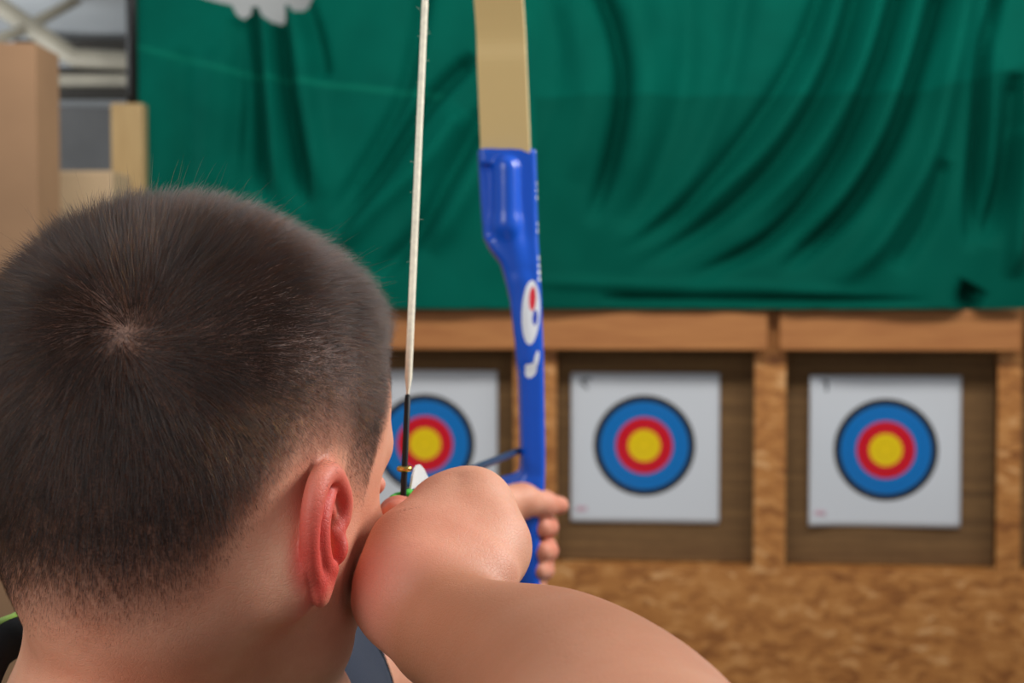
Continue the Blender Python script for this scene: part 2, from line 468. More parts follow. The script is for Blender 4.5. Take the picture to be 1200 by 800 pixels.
# left hand on the grip: fist around the handle
D_BOW = 1.335
lh = Shape()
lh.chain([WRL, W(576, 630, 1.275)], [.0245, .022], .02)
lh.chain([W(576, 630, 1.275), W(590, 602, 1.312)], [.021, .016], .015)
lh.chain([W(574, 650, 1.27), W(584, 650, 1.318)], [.021, .016], .015)
lh.chain([W(580, 668, 1.268), W(584, 676, 1.318)], [.017, .013], .012)
lh.chain([W(590, 590, 1.29), W(612, 586, 1.305), W(636, 590, 1.325), W(656, 592, 1.345)], [.0165, .0135, .0102, .0085], .012)
fl = [(606, 612, 650), (632, 640, 650), (658, 662, 646), (680, 682, 638)]
for i, (y0, y1, xt) in enumerate(fl):
    r = (.0098, .0098, .0092, .0082)[i]
    lh.chain([W(586, y0 + 2, 1.322), W(592, y0, 1.368), W(616, y0 + 2, 1.388), W(xt - 11, y1 + 2, 1.372), W(xt - 9, y1 + 5, 1.345), W(xt - 15, y1 + 6, 1.325)],
             [r * 1.25, r * 1.12, r * 1.1, r * 1.08, r * 1.02, r * .92], .0048)
for o in lh.ops: trunk.ops.append(o)

# right ear, built in its own plane: s = backward/outward, t = up, n = out of the plane
def ear(side, shape, bs, bt):
    fl = math.radians(17); lean = math.radians(-9)
    s = A(side * math.sin(fl), -math.cos(fl), 0); t = A(0, 0, 1)
    n = np.cross(s, t) * 1.0
    if n[0] * side < 0: n = -n
    t2 = t * math.cos(lean) - s * math.sin(lean) * -1 * 1.0; s2 = s * math.cos(lean) - t * math.sin(lean)
    t2 = t2 / np.linalg.norm(t2); s2 = unit(s2 - t2 * (s2 @ t2))
    S, T, Nn = HM @ s2, HM @ t2, HM @ n
    O = H(side * .0735, .0025, -.0095)
    R = np.stack([S, T, Nn], 1)
    E = lambda a, b, c: O + bs * .001 * (a * S + c * Nn) + bt * .001 * b * T
    m = .001 * bs
    shape.u(ellip(E(8, -1, -5), A(13, 17, 8) * m, R), .006)                            # back of the concha
    shape.u(ellip(E(15, 7, -1.2), A(16, 26, 2.4) * m, R), .004)                        # plate
    shape.u(ellip(E(15.5, 8, -.6), A(15, 24, 2.2) * m, R), .003)
    shape.s_(ellip(E(8.5, -3, 3.5), A(8.8, 12, 8.5) * m, R), .0025)                    # concha bowl
    shape.s_(ellip(E(15.5, 17, 4.2), A(7.5, 14, 4.4) * m, R), .0025)                    # scapha hollow
    hx = smooth_poly([E(3, 3, 1), E(-2, 12, 2.6), E(0, 24, 3.2), E(11, 33, 2.6), E(20, 34, 2), E(28, 28, 1.6), E(32, 17, 1.2), E(32, 5, .6), E(29, -7, .2), E(23, -18, 0), E(16, -26, -.2)], 3)
    nn = len(hx)
    shape.chain(hx, [(.0030 + .0012 * math.sin(PI * min(1, i / nn * 1.2))) * bs for i in range(nn)], .0022)
    ah = smooth_poly([E(13, 24, 1), E(20, 15, 1.8), E(22.5, 4, 2.2), E(20, -7, 2.4), E(14.5, -15.5, 2.6), E(8, -18.5, 2.8)], 3)
    shape.chain(ah, [.0027 * bs] * len(ah), .003)
    shape.u(ellip(E(8, -17.5, 3.0), A(3.8, 3.2, 3.0) * m, R), .003)                    # antitragus
    shape.u(ellip(E(-.5, -5, 3.4), A(3.2, 6, 4.2) * m, R), .004)                        # tragus
    shape.u(ellip(E(10, -28, 1.4), A(7.2, 9.0, 4.0) * m, R), .0035)                    # lobe
    shape.u(ellip(E(4, -22, -1), A(5, 6, 4) * m, R), .005)
    return O, S, T, Nn
EAR_O, EAR_S, EAR_T, EAR_N = ear(1, trunk, .99, .735)
ear(-1, trunk, .99, .735)

# right forearm and drawing hand
WRR = W(522, 738, .602)
arm = Shape()
_fc = smooth_poly([A(*p, r) for p, r in zip([ELR, W(722, 902, .455), W(654, 814, .53), W(590, 772, .57), WRR], [.043, .0445, .0380, .0295, .0225])], 6)
arm.chain([p[:3] for p in _fc], [float(p[3]) for p in _fc], .003)
arm.u(rcone(W(520, 735, .603), W(500, 690, .620), .0215, .0205), .012)          # wrist into the heel
arm.u(rcone(W(468, 688, .622), W(480, 655, .640), .0185, .0185), .018)
arm.u(rcone(W(470, 705, .615), W(468, 688, .622), .0168, .0178), .014)          # thumb base lobe
arm.u(rcone(W(566, 672, .628), W(572, 642, .652), .0162, .0172), .016)          # outer edge of the hand
arm.u(rcone(W(500, 690, .620), W(548, 600, .668), .020, .0172), .018)           # back of the hand
arm.u(rcone(W(485, 650, .640), W(518, 605, .668), .0185, .0152), .016)
arm.u(rcone(W(572, 642, .652), W(556, 602, .668), .0172, .0166), .012)
KN = [W(520, 601, .672), W(552, 596, .678), W(575, 622, .680), W(582, 652, .676)]
for i, (kn, r) in enumerate(zip(KN, (.0135, .0148, .0135, .0125))):
    arm.u(rcone(W(520, 680, .63), kn, .017, r), .012)
arm.u(ellip(W(556, 584, .670), A(.0105, .012, .009)), .012)                       # prominent middle knuckle
for a_, b_ in ((KN[0], KN[1]), (KN[1], KN[2]), (KN[2], KN[3])):
    mid = (a_ + b_) / 2 + A(.002, -.012, .012)
    arm.s_(rcone(mid, mid * .55 + W(520, 680, .615) * .45, .0018, .0010), .012)
# fingers: out from the knuckles, bent round the string and back towards the face
SX = lambda py, d, dx=0: W(474 + dx, py, d)
fing = [
    [KN[0], W(498, 606, .712), W(478, 606, .722), W(466, 604, .706), W(465, 606, .690)],
    [KN[1], W(530, 622, .722), W(496, 628, .732), W(470, 628, .718), W(465, 632, .698)],
    [KN[2], W(552, 648, .722), W(512, 654, .736), W(474, 654, .722), W(466, 658, .700)],
    [KN[3], W(566, 678, .710), W(530, 686, .722), W(500, 688, .706), W(496, 692, .690)],
]
for i, f in enumerate(fing):
    r = (.0098, .0100, .0095, .0082)[i]
    arm.chain(f, [r * 1.05, r * 1.08, r, r * .93, r * .84], .004)
arm.chain([W(462, 690, .625), W(450, 668, .655), W(452, 650, .685), W(470, 646, .70)], [.0160, .0125, .0100, .0085], .008)  # thumb tucked under the jaw
def kf(p):
    return np.where(p[:, 1] < .47, .03, np.where(p[:, 1] > .52, .0012, .03 + (.0012 - .03) * (p[:, 1] - .47) / .05))
body_sdf = Join(trunk, arm, kf)

archer = empty('person', (CX, .665, 0), 'person with short dark brown hair seen from behind, drawing a blue bow', 'person')
lo = (-.40, .335, .70); hi = (.12, 1.42, 1.83)
ex = EAR_O
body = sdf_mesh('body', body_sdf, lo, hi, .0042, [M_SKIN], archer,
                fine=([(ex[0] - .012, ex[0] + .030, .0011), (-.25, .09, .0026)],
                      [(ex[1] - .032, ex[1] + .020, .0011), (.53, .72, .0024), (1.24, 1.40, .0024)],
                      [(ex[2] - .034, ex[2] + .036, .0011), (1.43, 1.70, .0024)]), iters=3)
# regional redness of the skin and the scalp mask, kept as point attributes
me = body.data
BV = np.empty(len(me.vertices) * 3, np.float32); me.vertices.foreach_get('co', BV); BV = BV.reshape(-1, 3).astype(float)
hl = Hl(BV)
sm = lambda x, a, b: (lambda t: t * t * (3 - 2 * t))(np.clip((x - a) / (b - a), 0, 1))
red = np.zeros(len(BV))
g = lambda c, r: np.exp(-((np.linalg.norm(BV - c, axis=1) / r) ** 2))
earm = np.clip(1.15 - np.linalg.norm((BV - (EAR_O + .014 * EAR_S + .001 * EAR_T)) / .033, axis=1) ** 3, 0, 1) * sm(hl[:, 0], .0725, .0785) * sm(-hl[:, 1], -.016, -.004)
red = np.maximum(red, earm * .95)
gr = np.exp(-((hl[:, 1] + .0165 + .12 * (hl[:, 2] + .02)) / .0075) ** 2 - ((hl[:, 2] + .019) / .023) ** 2) * (hl[:, 0] > .05) * (hl[:, 0] < .088)  # red band behind the ear: blood, with the groove's shade painted in
red = np.maximum(red, np.clip(1.15 * gr, 0, 1))
red = np.maximum(red, .42 * g(W(455, 700, .60), .030))
red = np.maximum(red, .22 * g(W(500, 650, .63), .030))
red = np.maximum(red, .65 * g(W(466, 604, .70), .02))
red = np.maximum(red, .30 * g(W(640, 600, 1.33), .03) + .35 * g(W(640, 655, 1.35), .035))
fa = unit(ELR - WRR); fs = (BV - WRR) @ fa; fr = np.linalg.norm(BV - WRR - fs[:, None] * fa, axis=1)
forearm_shade = sm(fs, -.012, .012) * (1 - .5 * sm(fs, .12, .22)) * (fr < .062) * (BV[:, 0] > WRR[0] - .045)  # browner forearm skin, colour deepened to stand in for shade
me.attributes.new('tan', 'FLOAT', 'POINT').data.foreach_set('value', forearm_shade.astype(np.float32))
me.attributes.new('red', 'FLOAT', 'POINT').data.foreach_set('value', red.astype(np.float32))
# hairline: height in the head frame against the angle from the back of the head
HPHI = [0, 10, 23, 33, 43, 50, 58, 64, 69, 77, 88, 95, 98, 101, 114, 116, 118, 121, 128, 145, 180]
HFP = [0, 10, 23, 33, 43, 50, 58, 64, 69, 77, 88, 95, 105, 114, 118, 128, 145, 180]
HF = [-.054, -.055, -.0557, -.0507, -.043, -.030, -.012, .002, .010, .014, .014, .009, .002, -.004, .01, .04, .065, .07]
HZ = [-.049, -.050, -.0507, -.0457, -.038, -.0244, -.0067, .0065, .0163, .0216, .0265, .0255, .012, .0086, .0073, .024, .031, .036, .048, .074, .086]
def hair_dz(q):
    phi = np.degrees(np.arctan2(q[:, 0], -q[:, 1]))
    jag = .0016 * np.sin(phi * 1.9) + .0012 * np.sin(phi * 4.7 + 1)
    ph = np.abs(np.where(phi < 0, phi, phi))
    return q[:, 2] - np.interp(ph, HPHI, HZ) + jag
WH = A(.036, -.0896, .0673)
def fade(q):
    return q[:, 2] - np.interp(np.abs(np.degrees(np.arctan2(q[:, 0], -q[:, 1]))), HFP, HF)
dz = hair_dz(hl)
near_head = (np.linalg.norm(hl / A(.085, .115, .14), axis=1) < 1.15) & (hl[:, 1] < .075)
earx = np.linalg.norm((BV - (EAR_O + .013 * EAR_S)) @ np.stack([EAR_S / .020, EAR_T / .029, EAR_N / .02], 1), axis=1) < 1
earx |= (np.abs(hl[:, 0]) > .0805) & (hl[:, 2] < .018) & (np.abs(hl[:, 1] + .008) < .03)
scal = sm(dz, -.003, .006) * sm(fade(hl), -.004, .044) * near_head * ~earx
whd = np.linalg.norm(hl - WH, axis=1)
scal *= 1 - .04 * np.exp(-(whd / .008) ** 2)
me.attributes.new('scalp', 'FLOAT', 'POINT').data.foreach_set('value', scal.astype(np.float32))

# ---- hair strands
nq = len(me.polygons)
QI = np.empty(nq * 4, np.int32); me.loops.foreach_get('vertex_index', QI); QI = QI.reshape(-1, 4)
use = near_head[QI].all(1) & (dz[QI] > -.004).all(1) & ~earx[QI].any(1)
QI = QI[use]
a_, b_, c_, d_ = (BV[QI[:, i]] for i in range(4))
nr = np.cross(c_ - a_, d_ - b_); ar = np.linalg.norm(nr, axis=1) / 2; nr /= np.maximum(2 * ar[:, None], 1e-12)
if np.mean(np.sum(nr * (a_ - HC), axis=1)) < 0: nr = -nr
DENS = 190e4
cnt = rng.poisson(ar * DENS)
idx = np.repeat(np.arange(len(QI)), cnt)
u, v = rng.random(len(idx))[:, None], rng.random(len(idx))[:, None]
P0 = (a_[idx] * (1 - u) + b_[idx] * u) * (1 - v) + (d_[idx] * (1 - u) + c_[idx] * u) * v
NR = nr[idx]
q = Hl(P0); dd = hair_dz(q); wd = q - WH; wl = np.linalg.norm(wd, axis=1)
keep = rng.random(len(idx)) < np.clip(.14 + fade(q) / .028, 0.06, 1) * (1 - .05 * np.exp(-(wl / .007) ** 2))
P0, NR, q, dd, wd, wl = P0[keep], NR[keep], q[keep], dd[keep], wd[keep], wl[keep]
n = len(P0); nh = NR @ HM
top = sm(q[:, 2], .055, .115)
L = np.interp(np.minimum(dd, fade(q)), [0, .015, .035, .06, .09, .13], [.0020, .0032, .0055, .0085, .0125, .016]) + .009 * top
L *= rng.uniform(.72, 1.12, n)
# direction: outward from the whorl with a twist, drifting down at the sides and back, forward on top
t = wd - nh * (wd * nh).sum(1)[:, None]; t /= np.maximum(np.linalg.norm(t, axis=1), 1e-6)[:, None]
# a small tuft standing out at the front corner of the hairline
TF = A(.050, .060, .098); tuft = np.exp(-(np.linalg.norm(q - TF, axis=1) / .010) ** 2)
t += tuft[:, None] * (A(.8, 1.0, -.1) * 2.0); L *= 1 + .6 * tuft
fq = sm(q[:, 1], -.015, .045) * sm(q[:, 2], .070, .098); L += .007 * fq
tw = .55 * np.exp(-wl / .05)
t = t * np.cos(tw)[:, None] + np.cross(nh, t) * np.sin(tw)[:, None]
low = 1 - sm(q[:, 2], .0, .075)
t += low[:, None] * A(0, -.15, -1.0) * .9 + top[:, None] * A(0, .5, 0)
f3 = lambda s1, s2, s3: np.sin(q[:, 0] * s1 + 1.3 * np.sin(q[:, 2] * s2)) * np.cos(q[:, 1] * s3 + q[:, 2] * s2)
t += np.stack([f3(140, 95, 120), f3(90, 150, 160), f3(170, 110, 80)], 1) * .20 + rng.normal(0, .16, (n, 3))
t -= nh * (t * nh).sum(1)[:, None]; t /= np.linalg.norm(t, axis=1)[:, None]
rise = np.radians(8 * tuft + 10 * fq + np.clip(rng.normal(34, 9, n) + 16 * top, 8, 75))
NS = 6
pts = np.empty((n, NS, 3)); pos = q.copy() - nh * .0004; pts[:, 0] = pos
drop = A(0, 0, -1.0)
for k in range(1, NS):
    f = (k - .5) / (NS - 1)
    a = rise * (1 - .75 * f)
    dirv = t * np.cos(a)[:, None] + nh * np.sin(a)[:, None] + drop * (.10 * f)
    pos = pos + dirv * (L / (NS - 1))[:, None]; pts[:, k] = pos
stray = rng.random(n) < .005
pts[stray] += (nh[stray] * L[stray][:, None] * .5)[:, None, :] * np.linspace(0, 1, NS)[None, :, None]
PW = HC + pts @ HM.T
hc = bpy.data.hair_curves.new('hair'); hc.add_curves([NS] * n)
hc.attributes['position'].data.foreach_set('vector', PW.astype(np.float32).ravel())
rad = (np.array([.046, .048, .044, .036, .024, .006]) * .001)[None, :] * (.45 + .55 * sm(dd, 0, .035))[:, None] * rng.uniform(.8, 1.15, n)[:, None]
ra = hc.attributes.get('radius') or hc.attributes.new('radius', 'FLOAT', 'POINT')
ra.data.foreach_set('value', rad.astype(np.float32).ravel())
hc.materials.append(M_HAIR)
ho = bpy.data.objects.new('hair', hc); COL.objects.link(ho); ho.parent = archer
ho.matrix_parent_inverse = Matrix.Translation(-Vector(archer.location)); tag(ho, 'short dark brown hair with faded sides', kind='stuff')
# eyes
M_EYE = plain('eye_white', srgb(232, 228, 222), .2)
for s in (-1, 1):
    c = H(s * .032, .0805, .0155); r = .0125
    bm = bmesh.new(); bmesh.ops.create_uvsphere(bm, u_segments=20, v_segments=14, radius=r)
    bmesh.ops.translate(bm, verts=bm.verts, vec=Vector(c))
    bm_obj('eye', bm, M_EYE, archer, True)

# ---- clothing
M_NAVY = fabric_mat('navy_jersey', srgb(30, 40, 58)); M_LIME = fabric_mat('lime_trim', srgb(120, 160, 30)); M_BLK = fabric_mat('black_rib', srgb(12, 12, 15), sheen=0)
M_TROU = fabric_mat('grey_denim', srgb(60, 66, 78)); M_SHOE = plain('shoe_leather', srgb(38, 36, 36), .5)
Cz = CAM[2]
th = .008
sh = Shape()
sh.u(ellip(A(CX, .665, Cz - .40), A(.115, .185, .20) + th), .05)
sh.u(ellip(A(CX, .665, Cz - .60), A(.108, .155, .20) + th), .06)
sh.u(ellip(A(CX, .665, Cz - .78), A(.118, .168, .14) + th), .06)
sh.chain([A(-.17, .60, Cz - .265), SHR], [.06 + th, .060 + th], .05)
sh.chain([A(-.15, .73, Cz - .275), SHL], [.055 + th, .053 + th], .05)
mR = SHR * .45 + ELR * .55; SLL = SHL * .70 + ELL * .30
sh.chain([SHR, mR], [.060 + th, .056 + th], .03)
sh.chain([SHL, SLL + (SLL - SHL)], [.053 + th, .050 + th], .03)
def end_cut(shape, p, d, w=.11, l=.2):
    d = unit(d); u_ = unit(np.cross(d, A(0, 0, 1))); R = np.stack([u_, np.cross(d, u_), d], 1)
    shape.s_(rbox(p + d * l, A(w, w, l), .004, R), .004)
end_cut(sh, mR, ELR - SHR); end_cut(sh, SLL, ELL - SHL)
shirt = sdf_mesh('t_shirt', sh, (-.42, .30, .70), (.10, 1.02, 1.62), .007, M_NAVY, archer)
# stitched hem lines round the left sleeve end
dL = unit(ELL - SHL); uL = unit(np.cross(dL, A(0, 0, 1))); wL = np.cross(dL, uL)
for off, rr_ in ((-.006, .0018), (-.022, .0009)):
    c = SLL + dL * off; R_ = np.interp(-off, [0, .03], [.0585, .0592])
    link('sleeve_hem', tube_mesh('sleeve_hem', [c + R_ * (math.cos(a) * uL + math.sin(a) * wL) for a in np.linspace(0, 2 * PI, 48, endpoint=False)], rr_, 8, True), M_BLK, archer, True)
col_pts = [(60, 728, .76), (28, 741, .725), (-14, 768, .665), (-30, 850, .615), (60, 930, .575), (190, 960, .565), (330, 930, .60), (385, 868, .66), (392, 822, .72), (340, 775, .78), (200, 735, .80), (110, 722, .79)]
cp = smooth_poly([W(*p) for p in col_pts], 8, True)
cob = link('collar', tube_mesh('collar', cp, .0105, 14, True), M_BLK, archer, True)
link('piping', tube_mesh('piping', [p + A(-.001, -.0078, .0085) for p in cp], .0040, 8, True), M_LIME, cob, True)
tr = Shape()
tr.u(ellip(A(CX, .665, Cz - .80), (.128, .180, .12)), .05)
ft = {}
for s, y in ((-1, .56), (1, .80)):
    hip = A(CX, .665 + s * .085, .84); kn = A(CX + .02, .665 + s * .115, .48); an = A(CX, y, .10)
    tr.chain([hip, kn, an], [.098, .068, .060], .04); ft[s] = an
tr.s_(rbox(A(CX, .68, -.04), A(.5, .5, .09), .002), .002)
sdf_mesh('trousers', tr, (-.36, .40, .0), (.08, .95, 1.02), .012, M_TROU, archer)
for s in (-1, 1):
    an = ft[s]; so = Shape()
    so.u(rcone(A(an[0] - .02, an[1], .055), A(an[0] + .03, an[1], .050), .042, .044), .02)
    so.u(rcone(A(an[0] + .03, an[1], .045), A(an[0] + .15, an[1] + s * .02, .036), .042, .034), .03)
    so.u(rbox(A(an[0] + .055, an[1] + s * .008, .012), A(.125, .043, .011), .01), .01)
    so.s_(rbox(A(an[0], an[1], -.05), A(.5, .5, .0505), .0), .001)
    sdf_mesh('shoe', so, (an[0] - .12, an[1] - .1, -.01), (an[0] + .24, an[1] + .1, .14), .006, M_SHOE, archer)

# ================================================================== THE BOW
def riser_sdf():
    tab = [  # py, left, right, half depth, centre depth shift
        (176, 558, 629, .017, 0), (230, 561, 630, .018, 0), (278, 565, 631, .019, 0), (292, 572, 631.5, .020, 0), (310, 586, 632, .021, 0), (330, 592, 633, .021, 0),
        (350, 597, 634, .021, 0), (400, 603, 636, .021, 0), (450, 607, 637, .021, 0), (520, 609, 638, .021, 0), (550, 609, 638, .021, 0), (574, 600, 637, .021, 0),
        (600, 597, 630, .018, 0), (690, 598, 630, .017, 0), (770, 602, 634, .017, 0), (860, 590, 652, .018, 0), (940, 590, 656, .018, 0)]
    rows = [(W((l + r_) / 2, y, D_BOW), (r_ - l) / 2 / F * D_BOW, h) for y, l, r_, h, _ in tab]
    zz = np.array([r_[0][2] for r_ in rows])[::-1]; xx = np.array([r_[0][0] for r_ in rows])[::-1]
    yy = np.array([r_[0][1] for r_ in rows])[::-1]; ww = np.array([r_[1] for r_ in rows])[::-1]; hh = np.array([r_[2] for r_ in rows])[::-1]
    an = math.radians(-5); ca, sa = math.cos(an), math.sin(an)
    def f(p):
        z = np.clip(p[..., 2], zz[0], zz[-1])
        x = p[..., 0] - np.interp(z, zz, xx) ; y = p[..., 1] - np.interp(z, zz, yy)
        u_ = x * ca - y * sa; v_ = x * sa + y * ca
        rd = .0045
        qx = np.abs(u_) - (np.interp(z, zz, ww) * .97 - rd - .0008); qy = np.abs(v_) - (np.interp(z, zz, hh) - rd)
        d2 = np.hypot(np.maximum(qx, 0), np.maximum(qy, 0)) + np.minimum(np.maximum(qx, qy), 0) - rd
        dz_ = np.abs(p[..., 2] - (zz[0] + zz[-1]) / 2) - (zz[-1] - zz[0]) / 2
        return np.maximum(d2 * .85, dz_)
    return f
rs = Shape()
rs.u(riser_sdf(), .001)
# hollow side recess beside the boss and the round boss that takes the limb bolt
rs.s_(rbox(W(571, 236, D_BOW - .018), A(.0062, .006, .034), .003), .003)
rs.u(rcone(W(593, 197, D_BOW - .017), W(594, 264, D_BOW - .017), .0118, .0124), .003)
rs.u(rcone(W(594, 264, D_BOW - .016), W(610, 330, D_BOW - .010), .0110, .009), .008)
rs.u(rcone(W(610, 330, D_BOW - .012), W(619, 420, D_BOW - .012), .009, .008), .008)
# arrow shelf flaring to the left below the cut-out
rs.u(rcone(W(622, 560, D_BOW), W(594, 565, D_BOW), .008, .0055), .008)
rs.u(rbox(W(608, 566, D_BOW), A(.018, .019, .0042), .003), .008)
# grip swell
rs.u(rcone(W(614, 600, D_BOW - .008), W(613, 690, D_BOW - .004), .0125, .0135), .010)
rs.u(rcone(W(622, 872, D_BOW - .017), W(622, 925, D_BOW - .017), .0118, .0118), .004)

def blue_mat():
    m, nt, b = new_mat('blue_plastic')
    co = N(nt, 'ShaderNodeTexCoord'); sp = N(nt, 'ShaderNodeSeparateXYZ'); nt.links.new(co.outputs['Object'], sp.inputs[0])
    X_, Y_, Z_ = sp.outputs
    base = (.003, .085, .58, 1)
    nz = noise(nt, 60, 3, co.outputs['Object'])
    base = mixrgb(nt, math_n(nt, 'MULTIPLY', nz.outputs['Fac'], .25), base, (.004, .12, .70, 1))
    geo = N(nt, 'ShaderNodeNewGeometry'); sn = N(nt, 'ShaderNodeSeparateXYZ'); nt.links.new(geo.outputs['Normal'], sn.inputs[0])
    back = math_n(nt, 'LESS_THAN', sn.outputs[1], .35)
    def ell(px, py, rx, ry, tilt=0.0, n=2):
        c = W(px, py, D_BOW - .02); sx, sz = rx / F * D_BOW, ry / F * D_BOW
        dx = math_n(nt, 'SUBTRACT', X_, float(c[0])); dzz = math_n(nt, 'SUBTRACT', Z_, float(c[2]))
        dx = math_n(nt, 'SUBTRACT', dx, math_n(nt, 'MULTIPLY', dzz, tilt))
        a = math_n(nt, 'POWER', math_n(nt, 'ABSOLUTE', math_n(nt, 'DIVIDE', dx, sx)), 2.0)
        c2 = math_n(nt, 'POWER', math_n(nt, 'ABSOLUTE', math_n(nt, 'DIVIDE', dzz, sz)), 2.0)
        return math_n(nt, 'MULTIPLY', math_n(nt, 'LESS_THAN', math_n(nt, 'ADD', a, c2), 1.0), back)
    WHT = (.85, .87, .9, 1)
    out = mixrgb(nt, ell(622, 366, 10.5, 37, .04), base, WHT)
    out = mixrgb(nt, ell(624, 350, 4, 14, .04), out, (.75, .03, .05, 1))
    out = mixrgb(nt, ell(627, 372, 3, 9, .04), out, (.01, .05, .5, 1))
    out = mixrgb(nt, ell(622, 434, 6.5, 8.5, .2), out, WHT)
    out = mixrgb(nt, ell(619, 431, 3.6, 4.5, -.2), out, WHT)
    out = mixrgb(nt, ell(628.5, 422, 2.6, 11, .18), out, WHT)
    for (x, y, rx, ry) in ((630, 214, 1.5, 3), (630, 222, 1.5, 2.4), (630, 231, 1.5, 3), (631, 262, 1.5, 2.6), (631, 270, 1.5, 3), (632, 302, 1.4, 3), (632, 311, 1.5, 2.4), (632, 319, 1.5, 3), (632, 327, 1.5, 2.4)):
        out = mixrgb(nt, ell(x, y, rx, ry), out, WHT)
    nt.links.new(out, b.inputs['Base Color'])
    b.inputs['Roughness'].default_value = .27; b.inputs['Specular IOR Level'].default_value = .55
    b.inputs['Subsurface Weight'].default_value = 0
    return m
M_BLUE = blue_mat()
TIPU = W(524, -590, 1.03); TIPL = A(-.012, 1.02, Cz - .845)
bow = empty('recurve_bow', W(613, 640, D_BOW), 'blue plastic recurve bow with a beige limb, held upright and drawn', 'bow')
riser = sdf_mesh('riser', rs, (-.06, 1.26, 1.05), (.06, 1.40, 1.95), .0028, M_BLUE, bow)
M_LIMB = plain('limb_face', srgb(238, 206, 142), .38, .4, vscale=3, var=.03); M_EDGE = plain('limb_edge', srgb(244, 224, 172), .4, vscale=20, var=.05)
M_TIPM = plain('limb_tip', srgb(30, 30, 34), .4)
def limb(name, pts, widths):
    P = smooth_poly(pts, 8); n_ = len(P); wv = np.interp(np.linspace(0, 1, n_), np.linspace(0, 1, len(widths)), widths)
    side = unit(A(math.cos(math.radians(5)), -math.sin(math.radians(5)), 0)); V = []; Fc = []
    thk = np.linspace(.0085, .0045, n_)
    for i in range(n_):
        T = unit(P[min(i + 1, n_ - 1)] - P[max(i - 1, 0)]); sd = unit(side - T * (side @ T)); nn_ = np.cross(sd, T)
        for a, b2 in ((-1, -1), (1, -1), (1, 1), (-1, 1)):
            V.append(P[i] + sd * a * wv[i] / 2 + nn_ * b2 * thk[i] / 2)
    for i in range(n_ - 1):
        for k in range(4):
            l = (k + 1) % 4; Fc.append((i * 4 + k, i * 4 + l, i * 4 + 4 + l, i * 4 + 4 + k))
    Fc.append((3, 2, 1, 0)); Fc.append(tuple((n_ - 1) * 4 + k for k in range(4)))
    me_ = mesh_from(name, V, Fc); o = link(name, me_, [M_LIMB, M_EDGE], bow)
    for i, p in enumerate(me_.polygons[:-2]): p.material_index = 1 if i % 4 in (1, 3) else 0
    bv = o.modifiers.new('bevel', 'BEVEL'); bv.width = .0008; bv.segments = 2; bv.limit_method = 'ANGLE'
    return o
SPUx = [W(594, 205, D_BOW - .008), W(592.5, 176, D_BOW - .010), W(588.5, 80, D_BOW - .028), W(584.5, 0, D_BOW - .048), W(560, -300, 1.18), W(538, -480, 1.085), TIPU + A(0, .012, -.03), TIPU + A(0, .018, .012)]
limb('upper_limb', SPUx, [.0465, .0462, .0455, .0445, .039, .030, .022, .014])
b0 = W(622, 900, D_BOW - .006)
dwn = [b0, b0 + A(-.001, -.006, -.06), b0 + A(-.004, -.025, -.15), A(.004, 1.22, Cz - .63), A(-.006, 1.10, Cz - .76), TIPL + A(0, .012, .03), TIPL + A(0, .018, -.012)]
limb('lower_limb', dwn, [.0465, .046, .045, .038, .030, .022, .014])
# string
NOCK = W(472.5, 583, .712)
SERV_T = 1 - (W(478, 453, .712) - NOCK)[2] / (TIPU - NOCK)[2]
M_STR = plain('string_fibre', srgb(240, 232, 208), .7, .3, vscale=300); M_SERV = plain('black_serving', srgb(14, 14, 18), .5, .4)
M_BRASS = plain('brass', srgb(214, 176, 92), .25, .5, metal=1)
def lerp(a, b, t): return a + (b - a) * t
st = link('bowstring', tube_mesh('bowstring', [TIPU, lerp(TIPU, NOCK, .5), lerp(TIPU, NOCK, SERV_T - .004), lerp(TIPU, NOCK, SERV_T + .006), NOCK, lerp(NOCK, TIPL, .22), lerp(NOCK, TIPL, .24), TIPL], [.0019, .0019, .0019, .0009, .0009, .0009, .0019, .0019], 12), M_STR, bow, True)
dS = unit(TIPU - NOCK); up_len = (W(478, 453, .712) - NOCK)[2]
sv0 = NOCK + dS * up_len; dD = unit(TIPL - NOCK)
link('serving', tube_mesh('serving', [sv0, sv0 - dS * .002, NOCK, NOCK + dD * .12], [.0014, .0016, .0016, .0016], 14), M_SERV, st, True)
nr_c = NOCK + dS * (W(474, 547, .712) - NOCK)[2]
link('nocking_ring', tube_mesh('nocking_ring', [nr_c + .0026 * A(math.cos(a), math.sin(a), 0) for a in np.linspace(0, 2 * PI, 20, endpoint=False)], .0015, 10, True), M_BRASS, st, True)
# loose fibres standing off the string
Vf, Ff = [], []
for i in range(46):
    b_ = lerp(NOCK, TIPU, rng.uniform(.12, .55)); a = rng.uniform(0, 2 * PI); d = A(math.cos(a), math.sin(a), rng.normal(0, .5)); ln = rng.uniform(.002, .006)
    e = b_ + unit(d) * ln; m_ = (b_ + e) / 2 + rng.normal(0, .0008, 3); w_ = .00006; k = len(Vf)
    for p_ in (b_, m_, e): Vf += [p_ + A(0, 0, w_), p_ - A(0, 0, w_), p_ + A(w_, w_, 0)]
    for j in (0, 3):
        for x in range(3): Ff.append((k + j + x, k + j + (x + 1) % 3, k + j + 3 + (x + 1) % 3, k + j + 3 + x))
fz = link('frayed_fibres', mesh_from('frayed_fibres', Vf, Ff), M_STR, st); tag(fz, kind='stuff')

